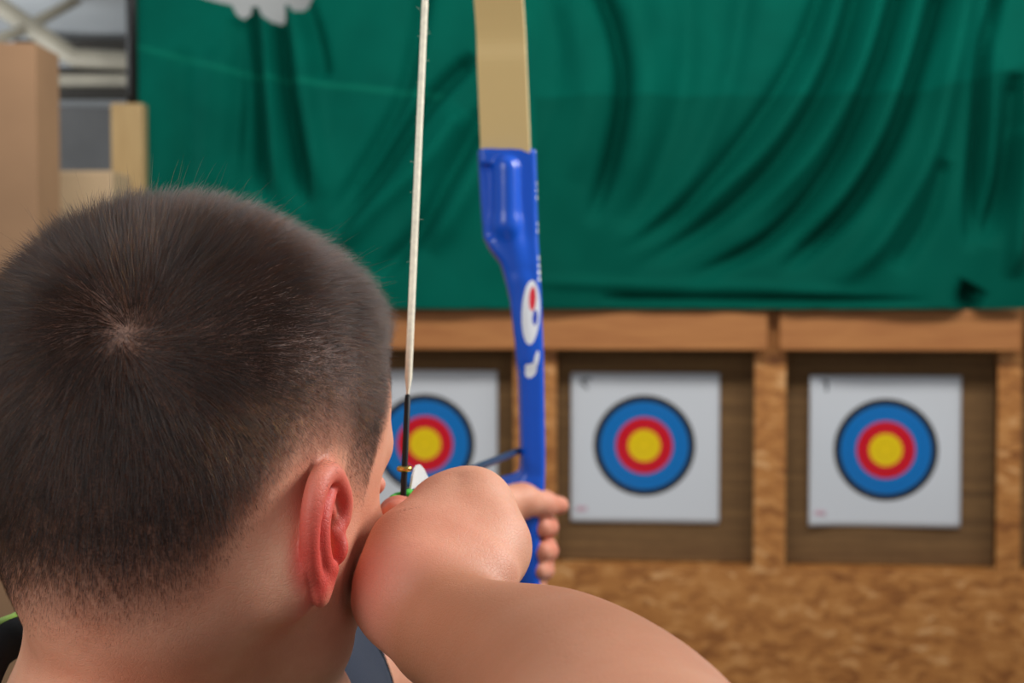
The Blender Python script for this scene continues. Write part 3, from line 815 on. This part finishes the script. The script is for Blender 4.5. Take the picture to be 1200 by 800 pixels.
# ================================================================== THE ARROW
AE = W(603, 530, D_BOW - .01); AD = unit(AE - NOCK)
M_SHAFT = plain('slate_blue_shaft', srgb(36, 58, 84), .35, .5); M_NOCK = plain('green_nock', srgb(52, 190, 40), .35, .5); M_VANE = plain('white_vane', srgb(236, 238, 236), .4, .4, var=.03)
M_STEEL = plain('steel', srgb(150, 150, 150), .3, .5, metal=1); M_INK = plain('vane_ink', srgb(150, 146, 110), .5)
arrow = empty('arrow', NOCK, 'dark blue arrow with white vanes and green nock, set on the bowstring', 'arrow')
link('shaft', tube_mesh('shaft', [NOCK + AD * .012, AE + AD * .07], .0031, 16), M_SHAFT, arrow, True)
link('point', tube_mesh('point', [AE + AD * .07, AE + AD * .085, AE + AD * .10], [.0031, .0030, .0004], 16), M_STEEL, arrow, True)
su = unit(np.cross(AD, A(0, 0, 1))); sv = np.cross(su, AD)
nk = Shape()
nk.u(rcone(NOCK + AD * .004, NOCK + AD * .018, .0033, .0034), .001)
for s in (-1, 1): nk.u(rcone(NOCK + AD * .003 + su * s * .0042, NOCK - AD * .004 + su * s * .0046, .0021, .0017), .003)
sdf_mesh('nock', nk, NOCK - .022, NOCK + .024, .0007, M_NOCK, arrow)
for k, ang in enumerate((8, 128, 248)):
    r_ = math.radians(ang); o_ = su * math.sin(r_) + sv * math.cos(r_); pn = np.cross(AD, o_)
    prof = [(.018, .0028), (.019, .0100), (.022, .0132), (.028, .0150), (.038, .0150), (.052, .0125), (.070, .0075), (.088, .0028)]
    V = []
    for s in (-1, 1):
        for a, h in prof: V.append(NOCK + AD * a + o_ * h + pn * s * (.0005 + .012 * (a - .03) * 0))
    n_ = len(prof); Fc = [tuple(range(n_))[::-1], tuple(range(n_, 2 * n_))] + [(i, i + 1, n_ + i + 1, n_ + i) for i in range(n_ - 1)] + [(n_ - 1, 0, n_, 2 * n_ - 1)]
    link('vane', mesh_from('vane', V, Fc), M_VANE, arrow)

# ================================================================== THE RANGE
TH = math.radians(4.8)
BO = W(600, 400, 5.8); BO[2] = 0.0
BE = A(math.cos(TH), -math.sin(TH), 0); BNr = A(math.sin(TH), math.cos(TH), 0)      # along the booth wall / away from the archer
BM = Matrix(((BE[0], BNr[0], 0, BO[0]), (BE[1], BNr[1], 0, BO[1]), (0, 0, 1, 0), (0, 0, 0, 1)))
def L(px, py, off=0.0):
    """measure: where the sight line through a photo point meets the wall plane (along, height)"""
    dv = W(px, py, 1) - CAM; o_ = BO + BNr * off
    t = ((o_ - CAM) @ BNr) / (dv @ BNr); p = CAM + dv * t
    return float((p - BO) @ BE), float(p[2])
def lbox(bm, u0, u1, z0, z1, y0, y1, bev=.004): box_bm(bm, (u0, y0, z0), (u1, y1, z1), bev, None)
def lobj(name, bm, mat, parent=None, smooth=False):
    me_ = bpy.data.meshes.new(name); bmesh.ops.recalc_face_normals(bm, faces=bm.faces); bm.to_mesh(me_); bm.free()
    for m in (mat if isinstance(mat, (list, tuple)) else [mat]): me_.materials.append(m)
    o = bpy.data.objects.new(name, me_); COL.objects.link(o)
    if parent is None: o.matrix_world = BM
    else: o.parent = parent; o.matrix_parent_inverse = parent.matrix_world.inverted() @ BM if False else (Matrix.Translation(-Vector(parent.location)) @ BM)
    if smooth: me_.polygons.foreach_set('use_smooth', [True] * len(me_.polygons))
    return o
zt = L(760, 364)[1]; zb = L(760, 409)[1]; zo = L(760, 664)[1]
# openings of the butts: (left, right) in photo columns at the wall face
OPEN = [(352, 602), (652, 884), (921, 1169)]
opn = [(L(a, 520)[0], L(b, 520)[0]) for a, b in OPEN]
pitchw = opn[2][0] - opn[1][0]
opn.append((opn[2][0] + pitchw, opn[2][1] + pitchw))
u_lo = opn[0][0] - .35; u_hi = opn[-1][1] + 1.2
# lower OSB wall with the uprights between the openings
bm = bmesh.new(); lbox(bm, u_lo, u_hi, 0, zo, 0, .018, .002)
tag(lobj('wall_lower', bm, M_OSB), 'rough oriented strand board wall below the target openings', kind='structure')
ups = [(u_lo, opn[0][0])] + [(opn[i][1], opn[i + 1][0]) for i in range(3)] + [(opn[3][1], u_hi)]
for i, (a, b) in enumerate(ups):
    bm = bmesh.new(); lbox(bm, a, b, zo, zt + .02, 0, .018, .002)
    tag(lobj('trim_%d' % (i + 1), bm, M_OSB), kind='structure')
bm = bmesh.new(); lbox(bm, u_lo, u_hi, zo - .02, zo, .018, .30, .002)
tag(lobj('wall_ledge', bm, M_OSB), kind='structure')
bm = bmesh.new(); lbox(bm, u_lo, u_hi, 0, zt + .02, .30, .33, .002)
tag(lobj('wall_back', bm, M_OSB), kind='structure')
M_SHEET = plain('white_sheet', srgb(172, 174, 174), .7, vscale=3, var=.04)
bm = bmesh.new(); lbox(bm, L(168, 200)[0], u_hi, zt + .02, 3.2, .16, .19, .002)
tag(lobj('wall_upper', bm, M_SHEET), kind='structure')
# timber rails above the openings
gaps = [L(348, 380)[0], L(621, 380)[0], L(905, 380)[0], L(1199, 380)[0]]
gaps.append(gaps[3] + pitchw)
names = ['planed timber rail above the left opening, partly hidden by the head', 'planed timber rail over the middle target', 'planed timber rail over the right-hand target', 'planed timber rail cut off by the right edge of the picture']
for i in range(4):
    bm = bmesh.new(); lbox(bm, gaps[i] + .022, gaps[i + 1] - .024, zb, zt + .004, -.075, .0, .007)
    o = lobj('timber_rail', bm, M_BEAM); tag(o, names[i], 'beam', 'timber rails over the targets')
M_DARKG = plain('shadow_gap_board', srgb(60, 50, 40), .8)
# foam butts in the recesses
names = ['layered brown foam butt behind the target nearest the head', 'layered brown foam butt behind the middle target', 'layered brown foam butt behind the right-hand target', 'layered brown foam butt in the opening at the right picture edge']
for i in range(4):
    bm = bmesh.new(); lbox(bm, opn[i][0] - .02, opn[i][1] + .02, zo + .001, zt + .015, .12, .29, .008)
    tag(lobj('foam_butt', bm, M_FOAM), names[i], 'archery butt', 'foam butts in the openings')

# target faces: paper sheet with printed rings
def target_mat():
    m, nt, b = new_mat('target_print')
    t = N(nt, 'ShaderNodeTexCoord'); ln = N(nt, 'ShaderNodeVectorMath'); ln.operation = 'LENGTH'
    ms = N(nt, 'ShaderNodeVectorMath'); ms.operation = 'MULTIPLY'; ms.inputs[1].default_value = (1, 0, 1)
    nt.links.new(t.outputs['Object'], ms.inputs[0]); nt.links.new(ms.outputs[0], ln.inputs[0])
    r = ramp(nt, math_n(nt, 'DIVIDE', ln.outputs['Value'], .25), [(0, srgb(232, 200, 0)), (.262, srgb(206, 6, 34)), (.466, srgb(0, 112, 190)), (.728, srgb(20, 22, 26)), (.835, srgb(208, 214, 222))])
    r.color_ramp.interpolation = 'CONSTANT'
    n_ = noise(nt, 4, 3, t.outputs['Object'])
    c = mixrgb(nt, math_n(nt, 'MULTIPLY', n_.outputs['Fac'], .04), r.outputs[0], srgb(180, 184, 190))
    # thin ring lines inside the colours
    for rr_, cc in ((.0327, srgb(120, 100, 10)), (.091, srgb(90, 10, 20)), (.150, srgb(10, 50, 90))):
        d = math_n(nt, 'ABSOLUTE', math_n(nt, 'SUBTRACT', ln.outputs['Value'], rr_))
        c = mixrgb(nt, math_n(nt, 'MULTIPLY', math_n(nt, 'LESS_THAN', d, .0009), .6), c, cc)
    nt.links.new(c, b.inputs['Base Color']); b.inputs['Roughness'].default_value = .55; b.inputs['Specular IOR Level'].default_value = .12
    return m
M_TGT = target_mat(); M_MARK = plain('mark_ink', srgb(70, 74, 84), .6); M_MARKP = plain('mark_pink', srgb(196, 160, 176), .6)
TG = [((410, 583), (434, 608), (498, 520), .93, 'paper target face on the left, overlapped by the bowstring and the hand'),
      ((669, 843), (437, 612), (755, 522), .98, 'flat paper target face in the middle opening'),
      ((948, 1126), (440, 617), (1038, 527), 1.02, 'slightly curled paper target face in the right opening')]
for i, (xs, ys, cc, sc, lab) in enumerate(TG):
    off = .105
    u0, _ = L(xs[0], cc[1], off); u1, _ = L(xs[1], cc[1], off); _, z1 = L(cc[0], ys[0], off); _, z0 = L(cc[0], ys[1], off); uc, zc = L(*cc, off)
    n_ = 28; V = []; Fc = []; amp = (.003, .003, .008)[i]
    for s in (0, 1):
        for a in range(n_ + 1):
            for b2 in range(n_ + 1):
                fu, fz_ = a / n_, b2 / n_
                w_ = amp * (math.sin(fu * 7 + i) * .4 + math.sin(fz_ * 5 + fu * 3 + i * 2) * .35) + amp * 1.6 * max(0, .18 - fu) / .18 * (i == 2)
                V.append(((u0 + (u1 - u0) * fu - uc), -w_ + (.0006 if s else 0), (z0 + (z1 - z0) * fz_ - zc)))
    st_ = (n_ + 1) ** 2
    for a in range(n_):
        for b2 in range(n_):
            k = a * (n_ + 1) + b2
            Fc.append((k, k + n_ + 1, k + n_ + 2, k + 1)); Fc.append((st_ + k, st_ + k + 1, st_ + k + n_ + 2, st_ + k + n_ + 1))
    rim = [a * (n_ + 1) for a in range(n_ + 1)] + [n_ * (n_ + 1) + b2 for b2 in range(1, n_ + 1)] + [a * (n_ + 1) + n_ for a in range(n_ - 1, -1, -1)] + [b2 for b2 in range(n_ - 1, 0, -1)]
    for k in range(len(rim)):
        a, b2 = rim[k], rim[(k + 1) % len(rim)]; Fc.append((a, st_ + a, st_ + b2, b2))
    me_ = mesh_from('target_face', V, Fc); o = bpy.data.objects.new('target_face', me_); COL.objects.link(o)
    me_.materials.append(M_TGT); me_.polygons.foreach_set('use_smooth', [True] * len(me_.polygons))
    p = BO + BE * uc + BNr * off; o.matrix_world = Matrix.Translation((p[0], p[1], zc)) @ Matrix.Rotation(-TH, 4, 'Z') @ Matrix.Diagonal((1, 1, 1, 1))
    tag(o, lab, 'target', 'paper target faces')
    # small printed marks at two corners
    def mark(pts, th_, mat, nm):
        bm = bmesh.new()
        for (x0_, z0_), (x1_, z1_) in zip(pts, pts[1:]):
            dx, dz_ = x1_ - x0_, z1_ - z0_; l_ = math.hypot(dx, dz_); a = math.atan2(dz_, dx)
            M_ = Matrix.Translation(((x0_ + x1_) / 2, -.0095 if i == 2 else -.0045, (z0_ + z1_) / 2)) @ Matrix.Rotation(-a, 4, 'Y')
            box_bm(bm, (-l_ / 2 - th_ / 2, -.0004, -th_ / 2), (l_ / 2 + th_ / 2, .0004, th_ / 2), 0, M_)
        me2 = bpy.data.meshes.new(nm); bm.to_mesh(me2); bm.free(); me2.materials.append(mat)
        o2 = bpy.data.objects.new(nm, me2); COL.objects.link(o2); o2.parent = o
    if i > 0:
        cx_, cz_ = (u0 - uc) + .062, (z1 - zc) - .038
        mark([(cx_ + .016, cz_ + .012), (cx_ - .014, cz_ + .012), (cx_ - .014, cz_ - .006), (cx_ + .004, cz_ - .024)] if i == 1 else [(cx_ - .016, cz_ + .014), (cx_ + .006, cz_ + .014), (cx_ + .006, cz_ - .022)], .010, M_MARK, 'printed_mark')
        cx_, cz_ = (u0 - uc) + .045, (z0 - zc) + .055
        mark([(cx_ - .012, cz_), (cx_ + .012, cz_)], .018, M_MARKP, 'printed_patch')

# ---------------------------------------------------------------- the green curtain
def curtain():
    off = -.02
    x0, x1 = 164, 1196.0
    nu, nv = 760, 330
    px = np.linspace(x0, x1, nu); py = np.linspace(-60, 363, nv)
    PX, PY = np.meshgrid(px, py, indexing='ij')
    # fold lines in photo columns/rows: (points, half width, height) ; height < 0 is a valley
    FD = [
        ([(300, 20), (308, 90), (310, 160), (313, 240)], 8, -.055), ([(332, 18), (338, 100), (350, 170), (366, 250)], 8, -.06), ([(320, 20), (324, 120), (336, 250)], 9, .03),
        ([(352, 16), (362, 100), (385, 240)], 12, .03), ([(364, 14), (378, 60), (384, 100)], 9, -.03), ([(285, 25), (288, 70), (286, 130), (276, 220)], 10, -.022),
        ([(262, 60), (258, 150), (250, 240)], 14, .015), ([(225, 60), (228, 240)], 12, -.012),
        ([(560, 70), (510, 120), (450, 205), (392, 285)], 9, -.045), ([(545, 130), (505, 190), (440, 250), (400, 300)], 13, .03), ([(500, 0), (490, 60), (470, 130), (420, 215), (395, 262)], 9, -.03),
        ([(580, 120), (535, 200), (490, 280), (440, 330)], 11, -.035), ([(600, 100), (560, 210), (505, 300)], 15, .028),
        ([(640, 0), (655, 60), (640, 140), (600, 230), (540, 320)], 18, -.018),
        ([(705, 0), (722, 45), (730, 110), (716, 190), (690, 270)], 9, -.055), ([(740, 0), (758, 90), (752, 170), (730, 260)], 22, .03), ([(672, 20), (690, 110), (676, 220)], 20, .015),
        ([(806, 0), (800, 110), (770, 200), (730, 280)], 14, -.016), ([(870, 0), (850, 110), (800, 220), (720, 300)], 14, .02),
        ([(958, 0), (930, 70), (880, 150), (800, 245), (720, 300)], 9, -.028), ([(1000, 0), (975, 80), (925, 170), (850, 250), (740, 320)], 10, -.040),
        ([(980, 0), (950, 90), (890, 180), (800, 260)], 11, .026), ([(1048, 0), (1020, 90), (975, 190), (900, 280), (800, 330)], 9, -.050),
        ([(1028, 0), (1000, 90), (950, 180), (870, 270)], 11, .03), ([(1096, 0), (1072, 80), (1040, 170), (985, 255), (905, 325)], 9, -.060),
        ([(1072, 0), (1045, 100), (1000, 200), (930, 290)], 12, .035), ([(1160, 0), (1146, 70), (1140, 140), (1133, 220), (1128, 300)], 8, -.055),
        ([(1125, 0), (1105, 90), (1080, 190), (1020, 290), (960, 340)], 14, .035), ([(1182, 90), (1178, 160), (1166, 230), (1140, 290)], 12, -.055), ([(1190, 150), (1186, 240), (1176, 330)], 11, .04),
        ([(1100, 190), (1080, 260), (1040, 320)], 10, -.022), ([(1135, 335), (1128, 350), (1140, 362)], 12, -.06), ([(1150, 0), (1152, 120), (1150, 240)], 8, .02),
        ([(620, 330), (760, 335), (900, 338), (1020, 346)], 7, .010), ([(700, 350), (880, 352), (1090, 353)], 5, -.016)]
    Hh = np.zeros_like(PX)
    FD = [(a_, b_, c_ * 1.75) for a_, b_, c_ in FD]
    for pts, w_, h_ in FD:
        P = np.array(smooth_poly([A(*p) for p in pts], 7))[:, :2]; best = np.full(PX.shape, 1e9); par = np.zeros(PX.shape)
        for i in range(len(P) - 1):
            a, b = P[i], P[i + 1]; d = b - a; t = np.clip(((PX - a[0]) * d[0] + (PY - a[1]) * d[1]) / (d @ d), 0, 1)
            dist = np.hypot(PX - a[0] - t * d[0], PY - a[1] - t * d[1]); m = dist < best
            best = np.where(m, dist, best); par = np.where(m, (i + t) / (len(P) - 1), par)
        ends = np.clip(par / .12 + .15 * (pts[0][1] <= 20), 0, 1) if pts[0][1] > 20 else 1.0
        endb = np.clip((1 - par) / .25, 0, 1); endb = endb * endb * (3 - 2 * endb)
        Hh += h_ * np.exp(-(best / w_) ** 2) * ends * endb
    # broad swell, fine creases
    Hh += .020 * np.sin(PX * .011 + PY * .006) + .006 * np.sin(PX * .045 - PY * .02 + 2 * np.sin(PY * .012)) + .0025 * np.sin(PX * .11 + PY * .05)
    # gathered, torn top edge near the left
    top = -60 + 0 * px
    sag = np.interp(px, [160, 215, 235, 262, 280, 286, 292, 300, 310, 317, 325, 333, 341, 347, 353, 360, 372, 384, 400], [-60, -16, 0, 8, 12, 24, 27, 12, 13, 26, 31, 29, 12, 13, 21, 18, 2, -40, -60])
    V = np.zeros((nu, nv, 3))
    ca = unit(BE)
    for i in range(nu):
        rows_ = np.linspace(sag[i], 362 + .7 * math.sin(px[i] * .13) + .7 * math.sin(px[i] * .05 + 1), nv)
        hrow = np.interp(rows_, py, Hh[i])
        for j in (0, nv - 1):
            pass
        dv = (W(0, 0, 1)[None] * 0) + CAM[None] * 0
        D_ = FWD[None] + ((px[i] - 600) / F) * RT[None] + ((400 - rows_) / F)[:, None] * UP[None]
        t = ((BO + BNr * off - CAM) @ BNr) / (D_ @ BNr)
        Pw = CAM + D_ * t[:, None]
        Pw[:, 2] = np.where(rows_ > 355, np.maximum(Pw[:, 2], zt + .010), Pw[:, 2])
        V[i] = Pw - BNr * (hrow + .105)[:, None]
    thk = BNr * .0025
    Vt = np.concatenate([V.reshape(-1, 3), V.reshape(-1, 3) + thk])
    I_ = np.arange(nu * nv).reshape(nu, nv)
    q1 = np.stack([I_[:-1, :-1], I_[:-1, 1:], I_[1:, 1:], I_[1:, :-1]], -1).reshape(-1, 4); q2 = q1[:, ::-1] + nu * nv
    rim = np.concatenate([I_[:, 0], I_[-1, 1:], I_[-2::-1, -1], I_[0, -2::-1]]); q3 = np.stack([rim[:-1], rim[1:], rim[1:] + nu * nv, rim[:-1] + nu * nv], 1)
    me_ = quads_mesh('curtain', Vt, np.concatenate([q1, q2, q3]))
    # the doubled, sewn-on lower length of cloth
    lay = (np.tile(py[None, :], (nu, 1)) * 0)
    for i in range(nu):
        rows_ = np.linspace(sag[i], 363, nv); edge = np.interp(px[i], [640, 700, 900, 1080, 1196], [118, 117, 116, 112, 80])
        lay[i] = (rows_ > edge) * (px[i] > 628)
    seam = np.zeros((nu, nv))
    for i in range(nu):
        rows_ = np.linspace(sag[i], 363, nv); e = np.interp(px[i], [160, 300, 470, 600], [58, 92, 112, 118]); seam[i] = np.exp(-((rows_ - e) / 3.0) ** 2) * (px[i] < 520)
    z = lambda a: np.concatenate([a.ravel(), a.ravel()]).astype(np.float32)
    me_.attributes.new('layer', 'FLOAT', 'POINT').data.foreach_set('value', z(lay)); me_.attributes.new('seam', 'FLOAT', 'POINT').data.foreach_set('value', z(seam))
    m, nt, b = new_mat('green_cloth')
    co = objco(nt); n1 = noise(nt, 3, 4, co); n2 = noise(nt, 500, 2, co)
    c = ramp(nt, n1.outputs['Fac'], [(.3, srgb(0, 82, 69)), (.7, srgb(0, 94, 79))]).outputs[0]
    al = N(nt, 'ShaderNodeAttribute'); al.attribute_name = 'layer'; asq = N(nt, 'ShaderNodeAttribute'); asq.attribute_name = 'seam'
    c = mixrgb(nt, math_n(nt, 'MULTIPLY', al.outputs['Fac'], .55), c, srgb(0, 69, 56)); c = mixrgb(nt, math_n(nt, 'MULTIPLY', asq.outputs['Fac'], .5), c, srgb(16, 124, 100))
    nt.links.new(c, b.inputs['Base Color']); b.inputs['Roughness'].default_value = .75; b.inputs['Sheen Weight'].default_value = .0; b.inputs['Specular IOR Level'].default_value = .05
    bump(nt, b, n2.outputs['Fac'], .15, .0008)
    return tag(link('curtain', me_, m, None, True), 'large green cloth hung in diagonal folds above the targets', 'curtain')
curtain()

# ---------------------------------------------------------------- left side and the tent roof
M_TAN = plain('tan_plywood', srgb(158, 124, 94), .7, .3, vscale=2.5, var=.10); M_LIL = plain('plywood_edge', srgb(142, 124, 116), .7, vscale=5)
M_GREY = plain('grey_sheet', srgb(108, 108, 108), .7, vscale=4); M_CREAM = plain('cream_board', srgb(190, 164, 130), .7, vscale=4, var=.06)
M_TARP = plain('white_tarpaulin', srgb(200, 205, 208), .6, vscale=2, var=.06); M_PIPE = plain('painted_pipe', srgb(158, 152, 136), .5, vscale=8)
M_BLACKM = plain('black_metal', srgb(18, 20, 22), .5); M_DARKB = plain('dark_timber', srgb(44, 40, 34), .7)
M_FLOOR = plain('floor_screed', srgb(120, 112, 100), .8, vscale=3)
fl_ = box('floor', (-6, -4, -.1), (7, 9.5, 0), M_FLOOR, None, 0); tag(fl_, kind='structure')
pe = W(45, 300, 4.6)
o = box('wall_left', (-5.0, 4.6, 0), (pe[0], 4.84, W(20, 58, 4.7)[2]), M_TAN, None, .003); tag(o, kind='structure')
o = box('wall_far', (-5.2, 8.0, 0), (6.5, 8.08, 2.80), M_GREY, None, .003); tag(o, kind='structure')
def pbox(name, x0, x1, y0, y1, d, thk_, mat, bev=.004):
    a, b = W(x0, y1, d), W(x1, y0, d); return box(name, (min(a[0], b[0]), d, a[2]), (max(a[0], b[0]), d + thk_, b[2]), mat, None, bev)
a_, b_ = W(45, 200, 5.3), W(133, 200, 5.3)
o = box('storage_box', (a_[0] - .12, 5.3, 0), (b_[0], 5.56, a_[2]), M_CREAM, None, .012); tag(o, 'pale cream board cabinet standing behind the tan partition', 'cabinet')
a_, b_ = W(132, 122, 5.6), W(166, 122, 5.6)
o = box('timber_post', (a_[0], 5.6, 0), (b_[0] + .01, 5.68, a_[2]), M_POST, None, .005); tag(o, 'pale pine post at the left edge of the green cloth', 'post')
a_ = W(156, 60, 5.62)
pl = link('black_pole', tube_mesh('black_pole', [A(a_[0], 5.64, W(156, 123, 5.64)[2]), A(a_[0], 5.64, 3.35)], .022, 14), M_BLACKM, None, True)
tag(pl, 'black metal pole standing on top of the pine post', 'pole')
# roof: sloping tarpaulin with timber purlins
def slab(name, pts, t, mat):
    n_ = len(pts); V = [A(*p) for p in pts] + [A(*p) + A(0, 0, t) for p in pts]
    return link(name, mesh_from(name, V, [tuple(range(n_))[::-1], tuple(range(n_, 2 * n_))] + [(i, (i + 1) % n_, n_ + (i + 1) % n_, n_ + i) for i in range(n_)]), mat)
# billowed sheet: a grid with sag between the supports
V = []; nx_, ny_ = 60, 60
for i in range(nx_ + 1):
    for j in range(ny_ + 1):
        fx, fy = i / nx_, j / ny_
        x, y = -5.2 + 11.7 * fx, 4.9 + 3.4 * fy
        V.append((x, y, 3.55 - .92 * fy - .05 * math.sin(fx * PI * 9) ** 2 * math.sin(fy * PI) - .04 * math.sin(fy * PI * 3) ** 2))
Fc = [(i * (ny_ + 1) + j, i * (ny_ + 1) + j + 1, (i + 1) * (ny_ + 1) + j + 1, (i + 1) * (ny_ + 1) + j) for i in range(nx_) for j in range(ny_)]
o = link('ceiling', mesh_from('ceiling', V, Fc), M_TARP, None, True); o.modifiers.new('s', 'SOLIDIFY').thickness = .01; tag(o, kind='structure')
def tube(name, a, b, r_, mat, lab, cat, grp=None):
    o = link(name, tube_mesh(name, [a, b], r_, 14), mat, None, True); return tag(o, lab, cat, grp)
def pipe(name, P, r_, mat, lab): o = link(name, tube_mesh(name, P, r_, 14), mat, None, True); return tag(o, lab, 'pipe')
pipe('roof_pipe', [W(-60, -34, 6.3), W(10, 14, 6.3), W(78, 62, 6.3), W(88, 68, 6.3), W(170, 72, 6.3), W(330, 74, 6.3)], .042, M_PIPE, 'bent cream roof pipe under the white tarpaulin at top left')
pipe('roof_brace', [W(-40, 58, 6.1), W(20, 38, 6.25), W(90, 0, 6.6), W(120, -30, 6.8)], .024, M_PIPE, 'thin pale brace crossing the bent roof pipe')
def beam(y0, y1, d, mat, lab, x0=66, x1=420, thk_=.08):
    o = pbox('roof_beam', x0, x1, y0, y1, d, thk_, mat, .008); return tag(o, lab, 'beam', 'roof beams at top left')
beam(48, 60, 7.0, M_DARKB, 'dark roof beam just above the cream pipe', 20)
beam(80, 86, 6.9, M_DARKB, 'thin dark roof beam just under the cream pipe')
beam(88, 101, 6.8, M_PIPE, 'pale grey roof beam over the grey wall sheet')
beam(102, 116, 7.0, M_DARKB, 'lowest dark roof beam along the top of the grey wall sheet')

# ================================================================== LIGHT AND CAMERA
def area(name, loc, target, size, power, color=(1, 1, 1), sy=None):
    l = bpy.data.lights.new(name, 'AREA'); l.energy = power; l.color = color; l.size = size
    if sy: l.shape = 'RECTANGLE'; l.size_y = sy
    o = bpy.data.objects.new(name, l); COL.objects.link(o); o.location = loc
    d = Vector(target) - Vector(loc); o.rotation_euler = d.to_track_quat('-Z', 'Y').to_euler(); return o
area('skylight', (1.75, 1.35, 2.75), (-.05, .65, 1.5), .8, 60, (1.0, .98, .96))
area('lamp_row', (1.0, 3.5, 3.2), (1.0, 5.7, 1.3), 5.0, 86, (1, .96, .90), .4)
area('daylight_behind', (-1.0, -.5, 2.6), (-.15, .65, 1.55), 1.0, 20, (1, .98, .96))  # added fill lamp, set close so it brightens only the archer
area('tent_daylight', (-3.1, 5.6, 1.9), (-1.6, 7.6, 2.7), 1.2, 30, (.95, .98, 1.0))  # unseen lamp added behind the partition to brighten far wall and roof
w = bpy.data.worlds.new('world'); SC.world = w; w.use_nodes = True
bg = w.node_tree.nodes['Background']; bg.inputs[0].default_value = (.88, .93, 1.0, 1); bg.inputs[1].default_value = .33
cam = bpy.data.cameras.new('camera'); co_ = bpy.data.objects.new('camera', cam); COL.objects.link(co_)
cam.sensor_width = 36; cam.lens = F * 36 / 1200; cam.clip_start = .02; cam.clip_end = 60
co_.location = CAM; co_.rotation_euler = (PI / 2 + PITCH, 0, 0)
cam.dof.use_dof = True; cam.dof.focus_distance = .60; cam.dof.aperture_fstop = (cam.lens / 1000) / .0042
SC.camera = co_
vs = SC.view_settings; vs.view_transform = 'Standard'; vs.look = 'None'; vs.exposure = 0.0; vs.gamma = 1.0; vs.use_curve_mapping = False
